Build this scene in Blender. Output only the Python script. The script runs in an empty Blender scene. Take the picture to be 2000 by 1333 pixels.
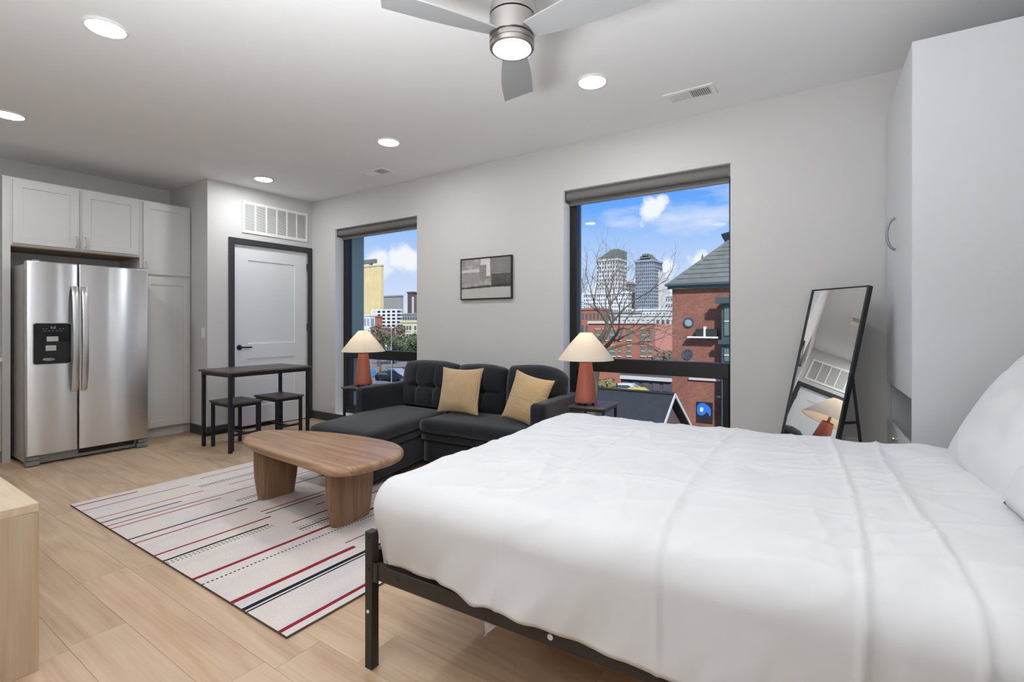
import bpy, bmesh, math, random
from mathutils import Vector, Matrix, noise, Euler
random.seed(7)
S = bpy.context.scene
COL = S.collection
PI = math.pi

# ------------------------------------------------------------------ camera
FPX, HOR, EYE = 960.0, 633.0, 1.195
YAW = math.atan2(640.0, 960.0)
cam = bpy.data.cameras.new('camera')
cam.sensor_width = 36.0
cam.lens = FPX / 2000.0 * 36.0
cam.shift_y = -(666.5 - HOR) / 2000.0
cam.clip_start = 0.02
cam.clip_end = 3000
cam_o = bpy.data.objects.new('camera', cam)
COL.objects.link(cam_o)
cam_o.location = (0, 0, EYE)
cam_o.rotation_euler = (PI / 2, 0, YAW)
S.camera = cam_o

S.view_settings.view_transform = 'Standard'
S.view_settings.look = 'None'
S.view_settings.exposure = 0.1
S.view_settings.gamma = 1.0
S.view_settings.use_curve_mapping = False
S.cycles.use_denoising = True
S.cycles.max_bounces = 12
S.cycles.diffuse_bounces = 6
S.cycles.transparent_max_bounces = 16
S.cycles.sample_clamp_indirect = 6.0
S.cycles.caustics_reflective = False
S.cycles.caustics_refractive = False

# light levels, all in one place
SKY = 0.95
SUN = 5.0
DISC = 145.0          # recessed ceiling lights
FANLIGHT = 26.0
TABLE_LAMP = 2.6
BOUNCE_FILL = 98.0         # added fill bounced off the ceiling, standing in for a flash


def lin(c):
    c = c / 255.0
    return c / 12.92 if c <= 0.04045 else ((c + 0.055) / 1.055) ** 2.4


def rgb(r, g, b):
    return (lin(r), lin(g), lin(b), 1.0)


_s, _c = math.sin(YAW), math.cos(YAW)


def ray(px, py):
    l = (px - 1000) / FPX
    return Vector((-_s + _c * l, _c + _s * l, (HOR - py) / FPX))


def at(px, py, Y):
    """point of the view ray through a photograph pixel on the plane y = Y"""
    d = ray(px, py)
    t = Y / d.y
    return Vector((d.x * t, Y, EYE + d.z * t))


# ------------------------------------------------------------------ world
W = bpy.data.worlds.new('sky')
S.world = W
W.use_nodes = True
nt = W.node_tree
nt.nodes.clear()


def N(t, typ, **kw):
    n = t.nodes.new(typ)
    for k, v in kw.items():
        if k == 'inp':
            for i, val in v.items():
                n.inputs[i].default_value = val
        else:
            setattr(n, k, v)
    return n


def ramp(t, stops, interp='LINEAR'):
    r = t.nodes.new('ShaderNodeValToRGB')
    r.color_ramp.interpolation = interp
    e = r.color_ramp.elements
    while len(e) < len(stops):
        e.new(0.5)
    for k, (p, c) in enumerate(stops):
        e[k].position = p
        e[k].color = c if len(c) == 4 else (*c, 1)
    return r


tc = N(nt, 'ShaderNodeTexCoord')
nrm = N(nt, 'ShaderNodeVectorMath', operation='NORMALIZE')
nt.links.new(tc.outputs['Generated'], nrm.inputs[0])
sep = N(nt, 'ShaderNodeSeparateXYZ')
nt.links.new(nrm.outputs[0], sep.inputs[0])
grad = ramp(nt, [(0.0, rgb(222, 232, 246)), (0.07, rgb(206, 223, 251)), (0.13, rgb(186, 212, 251)), (0.178, rgb(160, 198, 252)),
                 (0.225, rgb(108, 172, 255)), (0.3, rgb(92, 156, 248)), (0.6, rgb(80, 138, 236)), (1.0, rgb(60, 116, 220))])
nt.links.new(sep.outputs[2], grad.inputs[0])
# general cloud layer
mp = N(nt, 'ShaderNodeMapping', inp={3: (1.6, 1.6, 5.0)})
nt.links.new(nrm.outputs[0], mp.inputs[0])
cn = N(nt, 'ShaderNodeTexNoise', inp={'Scale': 2.2, 'Detail': 6.0, 'Roughness': 0.55})
nt.links.new(mp.outputs[0], cn.inputs['Vector'])
cr = ramp(nt, [(0.56, (0, 0, 0, 1)), (0.72, (0.75, 0.75, 0.75, 1))])
nt.links.new(cn.outputs[0], cr.inputs[0])
acc = cr.outputs[0]
# cumulus puffs
wn = N(nt, 'ShaderNodeTexNoise', inp={'Scale': 22.0, 'Detail': 5.0, 'Roughness': 0.6})
nt.links.new(nrm.outputs[0], wn.inputs['Vector'])
wv = N(nt, 'ShaderNodeVectorMath', operation='SUBTRACT', inp={1: (0.5, 0.5, 0.5)})
nt.links.new(wn.outputs['Color'], wv.inputs[0])
ws = N(nt, 'ShaderNodeVectorMath', operation='SCALE', inp={3: 0.055})
nt.links.new(wv.outputs[0], ws.inputs[0])
wa = N(nt, 'ShaderNodeVectorMath', operation='ADD')
nt.links.new(nrm.outputs[0], wa.inputs[0])
nt.links.new(ws.outputs[0], wa.inputs[1])
for px, py, rad, dens in ((1272, 410, 0.030, 1), (1288, 404, 0.024, 1), (1303, 397, 0.015, .8), (1250, 434, 0.012, .5),
                          (1296, 527, 0.030, 1), (1285, 545, 0.034, 1), (1362, 514, 0.022, 1), (1310, 575, 0.03, .9),
                          (1240, 552, 0.02, .6), (784, 503, 0.036, 1), (800, 512, 0.036, 1), (735, 512, 0.034, .95),
                          (748, 528, 0.03, .7), (1700, 420, .06, .8), (520, 480, .06, .8), (1180, 565, .03, .6)):
    d = ray(px, py).normalized()
    df = N(nt, 'ShaderNodeVectorMath', operation='DISTANCE', inp={1: d})
    nt.links.new(wa.outputs[0], df.inputs[0])
    mr = N(nt, 'ShaderNodeMapRange', interpolation_type='SMOOTHSTEP', inp={1: rad, 2: rad * 0.45, 3: 0.0, 4: dens})
    nt.links.new(df.outputs['Value'], mr.inputs[0])
    mx = N(nt, 'ShaderNodeMath', operation='MAXIMUM')
    nt.links.new(acc, mx.inputs[0])
    nt.links.new(mr.outputs[0], mx.inputs[1])
    acc = mx.outputs[0]
mixc = N(nt, 'ShaderNodeMix', data_type='RGBA')
mixc.inputs[7].default_value = rgb(247, 249, 255)
nt.links.new(acc, mixc.inputs[0])
nt.links.new(grad.outputs[0], mixc.inputs[6])
bg = N(nt, 'ShaderNodeBackground', inp={'Strength': SKY})
nt.links.new(mixc.outputs[2], bg.inputs[0])
wo = N(nt, 'ShaderNodeOutputWorld')
nt.links.new(bg.outputs[0], wo.inputs[0])

# sun: high behind the building, so no direct sun comes through the windows
sun = bpy.data.lights.new('sun', 'SUN')
sun.energy = SUN
sun.angle = math.radians(3)
sun.color = (1, .96, .9)
so = bpy.data.objects.new('sun', sun)
COL.objects.link(so)
so.rotation_euler = Vector((0.5, -0.58, 0.62)).to_track_quat('Z', 'Y').to_euler()

# added unseen area light aimed at the ceiling, standing in for a bounced flash
fl = bpy.data.lights.new('bounce_fill', 'AREA')
fl.energy = BOUNCE_FILL
fl.size = 0.6
fl.color = (.91, .955, 1)
flo = bpy.data.objects.new('bounce_fill', fl)
COL.objects.link(flo)
flo.location = (-0.85, 0.12, 1.36)
flo.rotation_euler = (PI, 0, 0)


# ------------------------------------------------------------------ materials
MATS = {}


def mat(name, col, rough=0.5, metal=0.0, spec=0.5, bump=None, var=None, **kw):
    """bump=(scale, strength, dist) noise relief; var=(scale, amount) mottled colour"""
    m = bpy.data.materials.new(name)
    MATS[name] = m
    m.use_nodes = True
    t = m.node_tree
    b = t.nodes['Principled BSDF']
    b.inputs['Base Color'].default_value = col
    b.inputs['Roughness'].default_value = rough
    b.inputs['Metallic'].default_value = metal
    b.inputs['Specular IOR Level'].default_value = spec
    for k, v in kw.items():
        b.inputs[k].default_value = v
    if bump or var:
        c = N(t, 'ShaderNodeTexCoord')
    if var:
        n = N(t, 'ShaderNodeTexNoise', inp={'Scale': var[0], 'Detail': 4.0})
        t.links.new(c.outputs['Object'], n.inputs['Vector'])
        lo = tuple(x * (1 - var[1]) for x in col[:3]) + (1,)
        hi = tuple(min(1, x * (1 + var[1])) for x in col[:3]) + (1,)
        r = ramp(t, [(0.3, lo), (0.7, hi)])
        t.links.new(n.outputs[0], r.inputs[0])
        t.links.new(r.outputs[0], b.inputs['Base Color'])
    if bump:
        n2 = N(t, 'ShaderNodeTexNoise', inp={'Scale': bump[0], 'Detail': 3.0})
        t.links.new(c.outputs['Object'], n2.inputs['Vector'])
        bp = N(t, 'ShaderNodeBump', inp={'Strength': bump[1], 'Distance': bump[2]})
        t.links.new(n2.outputs[0], bp.inputs['Height'])
        t.links.new(bp.outputs[0], b.inputs['Normal'])
    return m


def emis(name, col, s):
    m = bpy.data.materials.new(name)
    m.use_nodes = True
    t = m.node_tree
    t.nodes.clear()
    e = N(t, 'ShaderNodeEmission', inp={0: col, 1: s})
    o = N(t, 'ShaderNodeOutputMaterial')
    t.links.new(e.outputs[0], o.inputs[0])
    return m


def wood(name, c0, c1, c2, axis=0, scale=1.0, rough=0.45, per_object=0.0, stretch=10.0, bumpy=0.03):
    """grain running along the object's own axis; cathedral figure from distorted rings"""
    m = bpy.data.materials.new(name)
    m.use_nodes = True
    t = m.node_tree
    b = t.nodes['Principled BSDF']
    b.inputs['Roughness'].default_value = rough
    c = N(t, 'ShaderNodeTexCoord')
    oi = N(t, 'ShaderNodeObjectInfo')
    off = N(t, 'ShaderNodeVectorMath', operation='SCALE', inp={0: (37.0, 91.0, 53.0)})
    t.links.new(oi.outputs['Random'], off.inputs[3])
    ad = N(t, 'ShaderNodeVectorMath', operation='ADD')
    t.links.new(c.outputs['Object'], ad.inputs[0])
    t.links.new(off.outputs[0], ad.inputs[1])
    sc = [stretch * scale] * 3
    sc[axis] = scale * 0.9
    mpn = N(t, 'ShaderNodeMapping', inp={3: tuple(sc)})
    t.links.new(ad.outputs[0], mpn.inputs[0])
    n1 = N(t, 'ShaderNodeTexNoise', inp={'Scale': 0.8, 'Detail': 2.0, 'Distortion': 0.6})
    t.links.new(mpn.outputs[0], n1.inputs['Vector'])
    mul = N(t, 'ShaderNodeMath', operation='MULTIPLY', inp={1: 9.0})
    t.links.new(n1.outputs[0], mul.inputs[0])
    fr = N(t, 'ShaderNodeMath', operation='PINGPONG', inp={1: 1.0})
    t.links.new(mul.outputs[0], fr.inputs[0])
    sc2 = [95 * scale] * 3
    sc2[axis] = 3.0 * scale
    mp2 = N(t, 'ShaderNodeMapping', inp={3: tuple(sc2)})
    t.links.new(ad.outputs[0], mp2.inputs[0])
    n2 = N(t, 'ShaderNodeTexNoise', inp={'Scale': 1.0, 'Detail': 5.0, 'Roughness': 0.65})
    t.links.new(mp2.outputs[0], n2.inputs['Vector'])
    mixf = N(t, 'ShaderNodeMath', operation='MULTIPLY_ADD', inp={1: 0.35})
    t.links.new(fr.outputs[0], mixf.inputs[0])
    m3 = N(t, 'ShaderNodeMath', operation='MULTIPLY', inp={1: 0.65})
    t.links.new(n2.outputs[0], m3.inputs[0])
    t.links.new(m3.outputs[0], mixf.inputs[2])
    r = ramp(t, [(0.15, c0), (0.48, c1), (0.85, c2)])
    t.links.new(mixf.outputs[0], r.inputs[0])
    # slow tone drift and per-board tone
    n4 = N(t, 'ShaderNodeTexNoise', inp={'Scale': 1.7, 'Detail': 2.0})
    t.links.new(ad.outputs[0], n4.inputs['Vector'])
    hv = N(t, 'ShaderNodeHueSaturation')
    v1 = N(t, 'ShaderNodeMapRange', inp={1: 0.3, 2: 0.7, 3: 0.93, 4: 1.07})
    t.links.new(n4.outputs[0], v1.inputs[0])
    v2 = N(t, 'ShaderNodeMapRange', inp={1: 0.0, 2: 1.0, 3: 1 - per_object, 4: 1 + per_object})
    t.links.new(oi.outputs['Random'], v2.inputs[0])
    vm = N(t, 'ShaderNodeMath', operation='MULTIPLY')
    t.links.new(v1.outputs[0], vm.inputs[0])
    t.links.new(v2.outputs[0], vm.inputs[1])
    t.links.new(vm.outputs[0], hv.inputs['Value'])
    t.links.new(r.outputs[0], hv.inputs['Color'])
    t.links.new(hv.outputs[0], b.inputs['Base Color'])
    bp = N(t, 'ShaderNodeBump', inp={'Strength': bumpy, 'Distance': 0.01})
    t.links.new(n2.outputs[0], bp.inputs['Height'])
    t.links.new(bp.outputs[0], b.inputs['Normal'])
    return m


M_wall = mat('wall_paint', rgb(203, 201, 199), 0.75, spec=0.25, bump=(260, 0.05, 0.002))
M_ceil = mat('ceiling_paint', rgb(234, 234, 234), 0.85, spec=0.2)
M_black = mat('black_trim_paint', rgb(52, 54, 57), 0.42, bump=(30, .05, .004))
M_blackmetal = mat('black_metal', rgb(34, 36, 40), 0.42, metal=0.2)
M_bedmetal = mat('dark_brown_metal', rgb(44, 40, 38), 0.4, metal=0.2)
M_winframe = mat('black_window_frame', rgb(17, 17, 18), 0.4)
M_teal = mat('teal_grey_cladding', rgb(130, 154, 150), 0.6)
M_reveal = mat('reveal_brightening_white', rgb(238, 239, 240), .6, spec=.3)  # whiter than the wall, to put daylight brightness into the reveals' colour
M_door = mat('door_paint', rgb(226, 227, 229), 0.5, spec=.3)
M_cab = mat('cabinet_paint', rgb(203, 201, 198), 0.45, spec=.35)
M_cabin = wood('cabinet_underside', rgb(110, 84, 62), rgb(134, 104, 78), rgb(150, 120, 92), axis=1)
M_vent = mat('white_grille', rgb(232, 231, 228), 0.5)
M_ventdark = mat('grille_duct', rgb(128, 127, 124), 0.8)
M_plastic = mat('white_plastic', rgb(232, 232, 230), 0.4)
M_ward = mat('wardrobe_laminate', rgb(208, 209, 212), 0.42, spec=.35)
M_nickel = mat('brushed_nickel', rgb(206, 205, 203), 0.3, metal=1.0)
M_blade = mat('silver_blade', rgb(152, 153, 153), 0.5, metal=0.1)
M_fanmetal = mat('satin_nickel', rgb(158, 152, 148), 0.34, metal=1.0)
M_steeldark = mat('fridge_base_grey', rgb(140, 143, 147), 0.4, metal=.6)
M_fridgeside = mat('fridge_side_grey', rgb(176, 172, 168), 0.3, spec=.6)
M_gloss = mat('black_gloss', rgb(10, 10, 12), 0.12)
M_recess = mat('black_recess', rgb(14, 14, 15), 0.35)
M_icon = mat('pale_icon', rgb(180, 184, 190), 0.5)
M_ct = mat('quartz_worktop', rgb(228, 227, 224), 0.3)
M_fabric = mat('charcoal_fabric', rgb(31, 33, 38), 0.92, spec=.2, bump=(900, .25, .002), var=(6, .12))
M_fabric.node_tree.nodes['Principled BSDF'].inputs['Sheen Weight'].default_value = 0.24
M_fabric.node_tree.nodes['Principled BSDF'].inputs['Sheen Roughness'].default_value = 0.45
M_sheet = mat('white_cotton', rgb(214, 214, 215), 0.85, spec=.2, bump=(420, .06, .002))
M_sheet.node_tree.nodes['Principled BSDF'].inputs['Sheen Weight'].default_value = 0.1
M_lampbase = mat('terracotta_ceramic', rgb(160, 90, 76), 0.5, spec=.35, var=(3, .06))
M_brass = mat('aged_brass', rgb(120, 84, 50), 0.35, metal=.9)
M_wood_dark = wood('dark_rustic_wood', rgb(58, 48, 43), rgb(84, 72, 66), rgb(104, 92, 84), axis=1, scale=1.2, rough=.42)
M_slatwood = wood('pine_slat', rgb(150, 104, 62), rgb(176, 128, 82), rgb(196, 150, 104), axis=1)
M_oak = wood('brown_oak', rgb(122, 90, 64), rgb(156, 122, 92), rgb(180, 148, 118), axis=0, scale=1.1, rough=.38)
M_oakv = wood('brown_oak_upright', rgb(108, 80, 56), rgb(136, 104, 76), rgb(158, 126, 98), axis=2, scale=1.1, rough=.45)
M_floor = wood('oak_plank', rgb(172, 142, 112), rgb(194, 166, 136), rgb(208, 184, 156), axis=0, scale=.8, rough=.42, per_object=.022, stretch=7)
M_subfloor = mat('floor_joint', rgb(166, 138, 108), .7)
M_console = wood('pale_ash', rgb(182, 158, 130), rgb(196, 174, 146), rgb(208, 190, 164), axis=2, scale=.9, rough=.5)
M_consoletop = wood('pale_ash_top', rgb(196, 172, 140), rgb(210, 188, 158), rgb(222, 204, 178), axis=0, scale=.9, rough=.5)
M_blind = mat('grey_blind_fabric', rgb(112, 110, 107), .8, bump=(500, .1, .002))
M_blindbar = mat('grey_blind_rail', rgb(98, 97, 95), .5)

# brushed stainless steel: long reflections
M_steel = bpy.data.materials.new('stainless_steel')
M_steel.use_nodes = True
_t = M_steel.node_tree
_b = _t.nodes['Principled BSDF']
_b.inputs['Base Color'].default_value = rgb(222, 223, 225)
_b.inputs['Metallic'].default_value = 1.0
_b.inputs['Roughness'].default_value = 0.3
_b.inputs['Anisotropic'].default_value = 0.95
_b.inputs['Anisotropic Rotation'].default_value = 0.25
_tan = N(_t, 'ShaderNodeTangent', direction_type='RADIAL', axis='Z')
_t.links.new(_tan.outputs[0], _b.inputs['Tangent'])
_c1 = N(_t, 'ShaderNodeTexCoord')
_m1 = N(_t, 'ShaderNodeMapping', inp={3: (.5, 5.5, .25)})
_t.links.new(_c1.outputs['Object'], _m1.inputs[0])
_n1 = N(_t, 'ShaderNodeTexNoise', inp={'Scale': 1.0, 'Detail': 1.0})
_t.links.new(_m1.outputs[0], _n1.inputs['Vector'])
_bp = N(_t, 'ShaderNodeBump', inp={'Strength': .22, 'Distance': .02})
_t.links.new(_n1.outputs[0], _bp.inputs['Height'])
_t.links.new(_bp.outputs[0], _b.inputs['Normal'])

# clear window pane
M_glass = bpy.data.materials.new('window_glass')
M_glass.use_nodes = True
_t = M_glass.node_tree
_t.nodes.clear()
_tr = N(_t, 'ShaderNodeBsdfTransparent', inp={0: (.97, .98, .985, 1)})
_gl = N(_t, 'ShaderNodeBsdfGlossy', inp={0: (1, 1, 1, 1), 1: 0.0})
_lw = N(_t, 'ShaderNodeLayerWeight', inp={0: .5})
_pw = N(_t, 'ShaderNodeMath', operation='POWER', inp={1: 5.0})
_fr = N(_t, 'ShaderNodeMath', operation='MULTIPLY_ADD', inp={1: .3, 2: .003})
_t.links.new(_lw.outputs['Facing'], _pw.inputs[0])
_t.links.new(_pw.outputs[0], _fr.inputs[0])
_mx = N(_t, 'ShaderNodeMixShader')
_o = N(_t, 'ShaderNodeOutputMaterial')
_t.links.new(_fr.outputs[0], _mx.inputs[0])
_t.links.new(_tr.outputs[0], _mx.inputs[1])
_t.links.new(_gl.outputs[0], _mx.inputs[2])
_t.links.new(_mx.outputs[0], _o.inputs[0])

M_mirror = mat('mirror_silver', (.9, .91, .91, 1), 0.0, metal=1.0)
M_disc = emis('ceiling_light_lens', (.93, .968, 1, 1), DISC)
M_fanlens = emis('fan_light_lens', (.985, .99, 1, 1), FANLIGHT)

# lamp shade: translucent linen
M_shade = bpy.data.materials.new('linen_shade')
M_shade.use_nodes = True
_t = M_shade.node_tree
_t.nodes.clear()
_df = N(_t, 'ShaderNodeBsdfDiffuse', inp={0: rgb(232, 226, 216)})
_tl = N(_t, 'ShaderNodeBsdfTranslucent', inp={0: rgb(246, 237, 224)})
_mx = N(_t, 'ShaderNodeMixShader', inp={0: .42})
_o = N(_t, 'ShaderNodeOutputMaterial')
_t.links.new(_df.outputs[0], _mx.inputs[1])
_t.links.new(_tl.outputs[0], _mx.inputs[2])
_t.links.new(_mx.outputs[0], _o.inputs[0])

# corduroy: raised cords along the object's z (in its own frame)
def corduroy(name, axis):
    m = mat(name, rgb(201, 170, 128), .9, spec=.2)
    t = m.node_tree
    b = t.nodes['Principled BSDF']
    b.inputs['Sheen Weight'].default_value = .3
    c = N(t, 'ShaderNodeTexCoord')
    w = N(t, 'ShaderNodeTexWave', wave_type='BANDS', bands_direction=axis, inp={'Scale': 30.0, 'Distortion': .25, 'Detail': 1.0, 'Detail Scale': 6.0})
    t.links.new(c.outputs['Object'], w.inputs['Vector'])
    r = ramp(t, [(0.1, rgb(160, 128, 88)), (0.6, rgb(205, 174, 132)), (1, rgb(216, 190, 152))])
    t.links.new(w.outputs['Fac'], r.inputs[0])
    t.links.new(r.outputs[0], b.inputs['Base Color'])
    bp = N(t, 'ShaderNodeBump', inp={'Strength': .7, 'Distance': .004})
    t.links.new(w.outputs['Fac'], bp.inputs['Height'])
    t.links.new(bp.outputs[0], b.inputs['Normal'])
    return m


M_cord = corduroy('tan_corduroy', 'X')


# ------------------------------------------------------------------ builders
class MB:
    def __init__(s):
        s.bm = bmesh.new()

    def box(s, x0, x1, y0, y1, z0, z1, bev=0.0, seg=2, M=None, mi=0):
        P = [(x0, y0, z0), (x1, y0, z0), (x1, y1, z0), (x0, y1, z0), (x0, y0, z1), (x1, y0, z1), (x1, y1, z1), (x0, y1, z1)]
        v = [s.bm.verts.new(M @ Vector(p) if M else p) for p in P]
        F = [(3, 2, 1, 0), (4, 5, 6, 7), (0, 1, 5, 4), (1, 2, 6, 5), (2, 3, 7, 6), (3, 0, 4, 7)]
        fs = [s.bm.faces.new([v[i] for i in f]) for f in F]
        for f in fs:
            f.material_index = mi
        if bev > 0:
            es = list({e for f in fs for e in f.edges})
            bmesh.ops.bevel(s.bm, geom=es, offset=bev, segments=seg, affect='EDGES', profile=.5)
        return s

    def bar(s, p0, p1, w, h, up=(0, 0, 1), bev=0.0):
        """rectangular bar from p0 to p1, w across, h along up"""
        p0, p1 = Vector(p0), Vector(p1)
        d = (p1 - p0)
        L = d.length
        d.normalize()
        upv = Vector(up)
        if abs(d.dot(upv)) > .95:
            upv = Vector((0, 1, 0))
        x = d.cross(upv).normalized()
        z = x.cross(d).normalized()
        R = Matrix(((x.x, d.x, z.x, p0.x), (x.y, d.y, z.y, p0.y), (x.z, d.z, z.z, p0.z), (0, 0, 0, 1)))
        return s.box(-w / 2, w / 2, 0, L, -h / 2, h / 2, bev, 1, R)

    def lathe(s, prof, n=32, c=(0, 0, 0), M=None, cap=True):
        rings = []
        c = Vector(c)
        for r, z in prof:
            ring = []
            for k in range(n):
                a = 2 * PI * k / n
                p = Vector((r * math.cos(a), r * math.sin(a), z)) + c
                ring.append(s.bm.verts.new(M @ p if M else p))
            rings.append(ring)
        for a, b in zip(rings, rings[1:]):
            for k in range(n):
                s.bm.faces.new((a[k], a[(k + 1) % n], b[(k + 1) % n], b[k]))
        if cap:
            if prof[0][0] > 1e-6:
                s.bm.faces.new(rings[0][::-1])
            if prof[-1][0] > 1e-6:
                s.bm.faces.new(rings[-1])
        return s

    def tube(s, pts, r, n=8, r1=None):
        pts = [Vector(p) for p in pts]
        rings = []
        ref = None
        for i, p in enumerate(pts):
            d = (pts[min(i + 1, len(pts) - 1)] - pts[max(i - 1, 0)]).normalized()
            if ref is None:
                ref = d.orthogonal().normalized()
            ref = (ref - d * ref.dot(d)).normalized()
            b = d.cross(ref)
            rr = r if r1 is None else r + (r1 - r) * i / (len(pts) - 1)
            rings.append([s.bm.verts.new(p + (ref * math.cos(2 * PI * k / n) + b * math.sin(2 * PI * k / n)) * rr) for k in range(n)])
        for a, b in zip(rings, rings[1:]):
            for k in range(n):
                s.bm.faces.new((a[k], a[(k + 1) % n], b[(k + 1) % n], b[k]))
        s.bm.faces.new(rings[0][::-1])
        s.bm.faces.new(rings[-1])
        return s

    def prism(s, pts, z0, z1, bev=0.0, seg=3, M=None):
        lo = [s.bm.verts.new(M @ Vector((x, y, z0)) if M else (x, y, z0)) for x, y in pts]
        hi = [s.bm.verts.new(M @ Vector((x, y, z1)) if M else (x, y, z1)) for x, y in pts]
        n = len(pts)
        f = [s.bm.faces.new(lo[::-1]), s.bm.faces.new(hi)]
        for k in range(n):
            s.bm.faces.new((lo[k], lo[(k + 1) % n], hi[(k + 1) % n], hi[k]))
        if bev:
            es = list({e for ff in f for e in ff.edges})
            bmesh.ops.bevel(s.bm, geom=es, offset=bev, segments=seg, affect='EDGES', profile=.5)
        return s

    def quad(s, *p, mi=0):
        f = s.bm.faces.new([s.bm.verts.new(q) for q in p])
        f.material_index = mi
        return s

    def grid(s, fn, nu, nv, mi=None):
        V = [[s.bm.verts.new(fn(i / nu, j / nv)) for j in range(nv + 1)] for i in range(nu + 1)]
        for i in range(nu):
            for j in range(nv):
                s.bm.faces.new((V[i][j], V[i + 1][j], V[i + 1][j + 1], V[i][j + 1]))
        return V


def obj(name, mb, m, parent=None, smooth=False, kind=None, world=True, label=None, ang=40):
    me = bpy.data.meshes.new(name)
    bm = mb.bm
    bmesh.ops.recalc_face_normals(bm, faces=bm.faces)
    if parent is not None and world:
        bm.transform(parent.matrix_basis.inverted())
    bm.to_mesh(me)
    bm.free()
    for x in (m if isinstance(m, (list, tuple)) else [m]):
        me.materials.append(x)
    o = bpy.data.objects.new(name, me)
    COL.objects.link(o)
    if parent is not None:
        o.parent = parent
    if smooth:
        me.polygons.foreach_set('use_smooth', [True] * len(me.polygons))
        if ang < 180:
            me.set_sharp_from_angle(angle=math.radians(ang))
    if kind:
        o['kind'] = kind
    if label:
        o['label'] = label
    return o


def thing(name, label, cat, loc=(0, 0, 0), rz=0.0, group=None):
    o = bpy.data.objects.new(name, None)
    COL.objects.link(o)
    o.location = loc
    o.rotation_euler = (0, 0, rz)
    o.matrix_basis = Matrix.Translation(Vector(loc)) @ Matrix.Rotation(rz, 4, 'Z')
    o.empty_display_size = .1
    o['label'] = label
    o['category'] = cat
    if group:
        o['group'] = group
    return o


def tag(o, label, cat, group=None):
    o['label'] = label
    o['category'] = cat
    if group:
        o['group'] = group
    return o


def dup(root, loc, rz=0.0, label=None, group=None):
    r = root.copy()
    COL.objects.link(r)
    r.location = loc
    r.rotation_euler = (0, 0, rz)
    if label:
        r['label'] = label
    if group:
        r['group'] = group
    for ch in list(root.children):
        c = ch.copy()
        COL.objects.link(c)
        c.parent = r
        for g in list(ch.children):
            d = g.copy()
            COL.objects.link(d)
            d.parent = c
    return r


def struct(name, mb, m, parent=None, **k):
    o = obj(name, mb, m, parent, **k)
    if parent is None:
        o['kind'] = 'structure'
    return o


def child_of(part, name, mb, m, **k):
    """sub-part, given in the same frame as the part's own parent thing's world coordinates"""
    root = part.parent
    mb.bm.transform((root.matrix_basis @ part.matrix_basis).inverted() if root else part.matrix_basis.inverted())
    return obj(name, mb, m, part, world=False, **k)


# ------------------------------------------------------------------ room
WX0, WX1 = -5.589, 0.87        # door wall, head wall
WY = 3.79                      # window wall
KX = -6.49                     # kitchen back wall
NY = -0.12                     # wall behind the camera
BY = 2.55                     # side of the closet bump
HC = 2.742
OUT = 4.18                     # outer face of the facade


def holed_wall(name, us, vs, holes, place, m):
    """one connected slab with rectangular holes; place(u, v, k) gives the point, k=0 inner, 1 outer"""
    mb = MB()
    bm = mb.bm
    V = {}

    def vert(i, j, k):
        if (i, j, k) not in V:
            V[i, j, k] = bm.verts.new(place(us[i], vs[j], k))
        return V[i, j, k]
    nu, nv = len(us) - 1, len(vs) - 1
    solid = lambda i, j: 0 <= i < nu and 0 <= j < nv and (i, j) not in holes
    for i in range(nu):
        for j in range(nv):
            if not solid(i, j):
                continue
            for k in (0, 1):
                bm.faces.new((vert(i, j, k), vert(i + 1, j, k), vert(i + 1, j + 1, k), vert(i, j + 1, k)))
            for di, dj, a, b in ((-1, 0, (0, 0), (0, 1)), (1, 0, (1, 0), (1, 1)), (0, -1, (0, 0), (1, 0)), (0, 1, (0, 1), (1, 1))):
                if not solid(i + di, j + dj):
                    p, q = (i + a[0], j + a[1]), (i + b[0], j + b[1])
                    bm.faces.new((vert(*p, 0), vert(*q, 0), vert(*q, 1), vert(*p, 1)))
    return struct(name, mb, m)


# windows: (x0, x1), both z 0.10 .. 2.35
WZ0, WZ1 = 0.10, 2.35
WIN = [(-5.118, -3.742), (-1.993, -0.649)]
holed_wall('wall_back', [-7.0, WIN[0][0], WIN[0][1], WIN[1][0], WIN[1][1], WX1 + .2], [-.2, WZ0, WZ1, HC + .25],
           {(1, 1), (3, 1)}, lambda u, v, k: (u, WY if k == 0 else 3.93, v), M_wall)
struct('wall_head', MB().box(WX1, WX1 + .15, NY - .15, WY, -.05, HC + .2), M_wall)
struct('wall_near', MB().box(KX - .15, WX1, NY - .15, NY, -.05, HC + .2), M_wall)
struct('wall_kitchen', MB().box(KX - .15, KX, NY, BY, -.05, HC + .2), M_wall)
struct('wall_closet_side', MB().box(KX - .15, WX0 - .12, BY, BY + .12, -.05, HC + .2), M_wall)
DZ, DY0, DY1 = 2.09, 2.826, 3.726
holed_wall('wall_left', [BY, DY0 - .004, DY1 + .004, WY + .0], [-.02, DZ + .004, HC + .1], {(1, 0)},
           lambda u, v, k: (WX0 if k == 0 else WX0 - .12, u, v), M_wall)
struct('ceiling', MB().box(KX - .15, WX1 + .15, NY - .15, WY + .1, HC, HC + .15), M_ceil)
# dark closet behind the door so no daylight leaks round it
struct('wall_closet_back', MB().box(WX0 - .8, WX0 - .7, BY + .12, WY, -.02, HC), M_wall)

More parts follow.
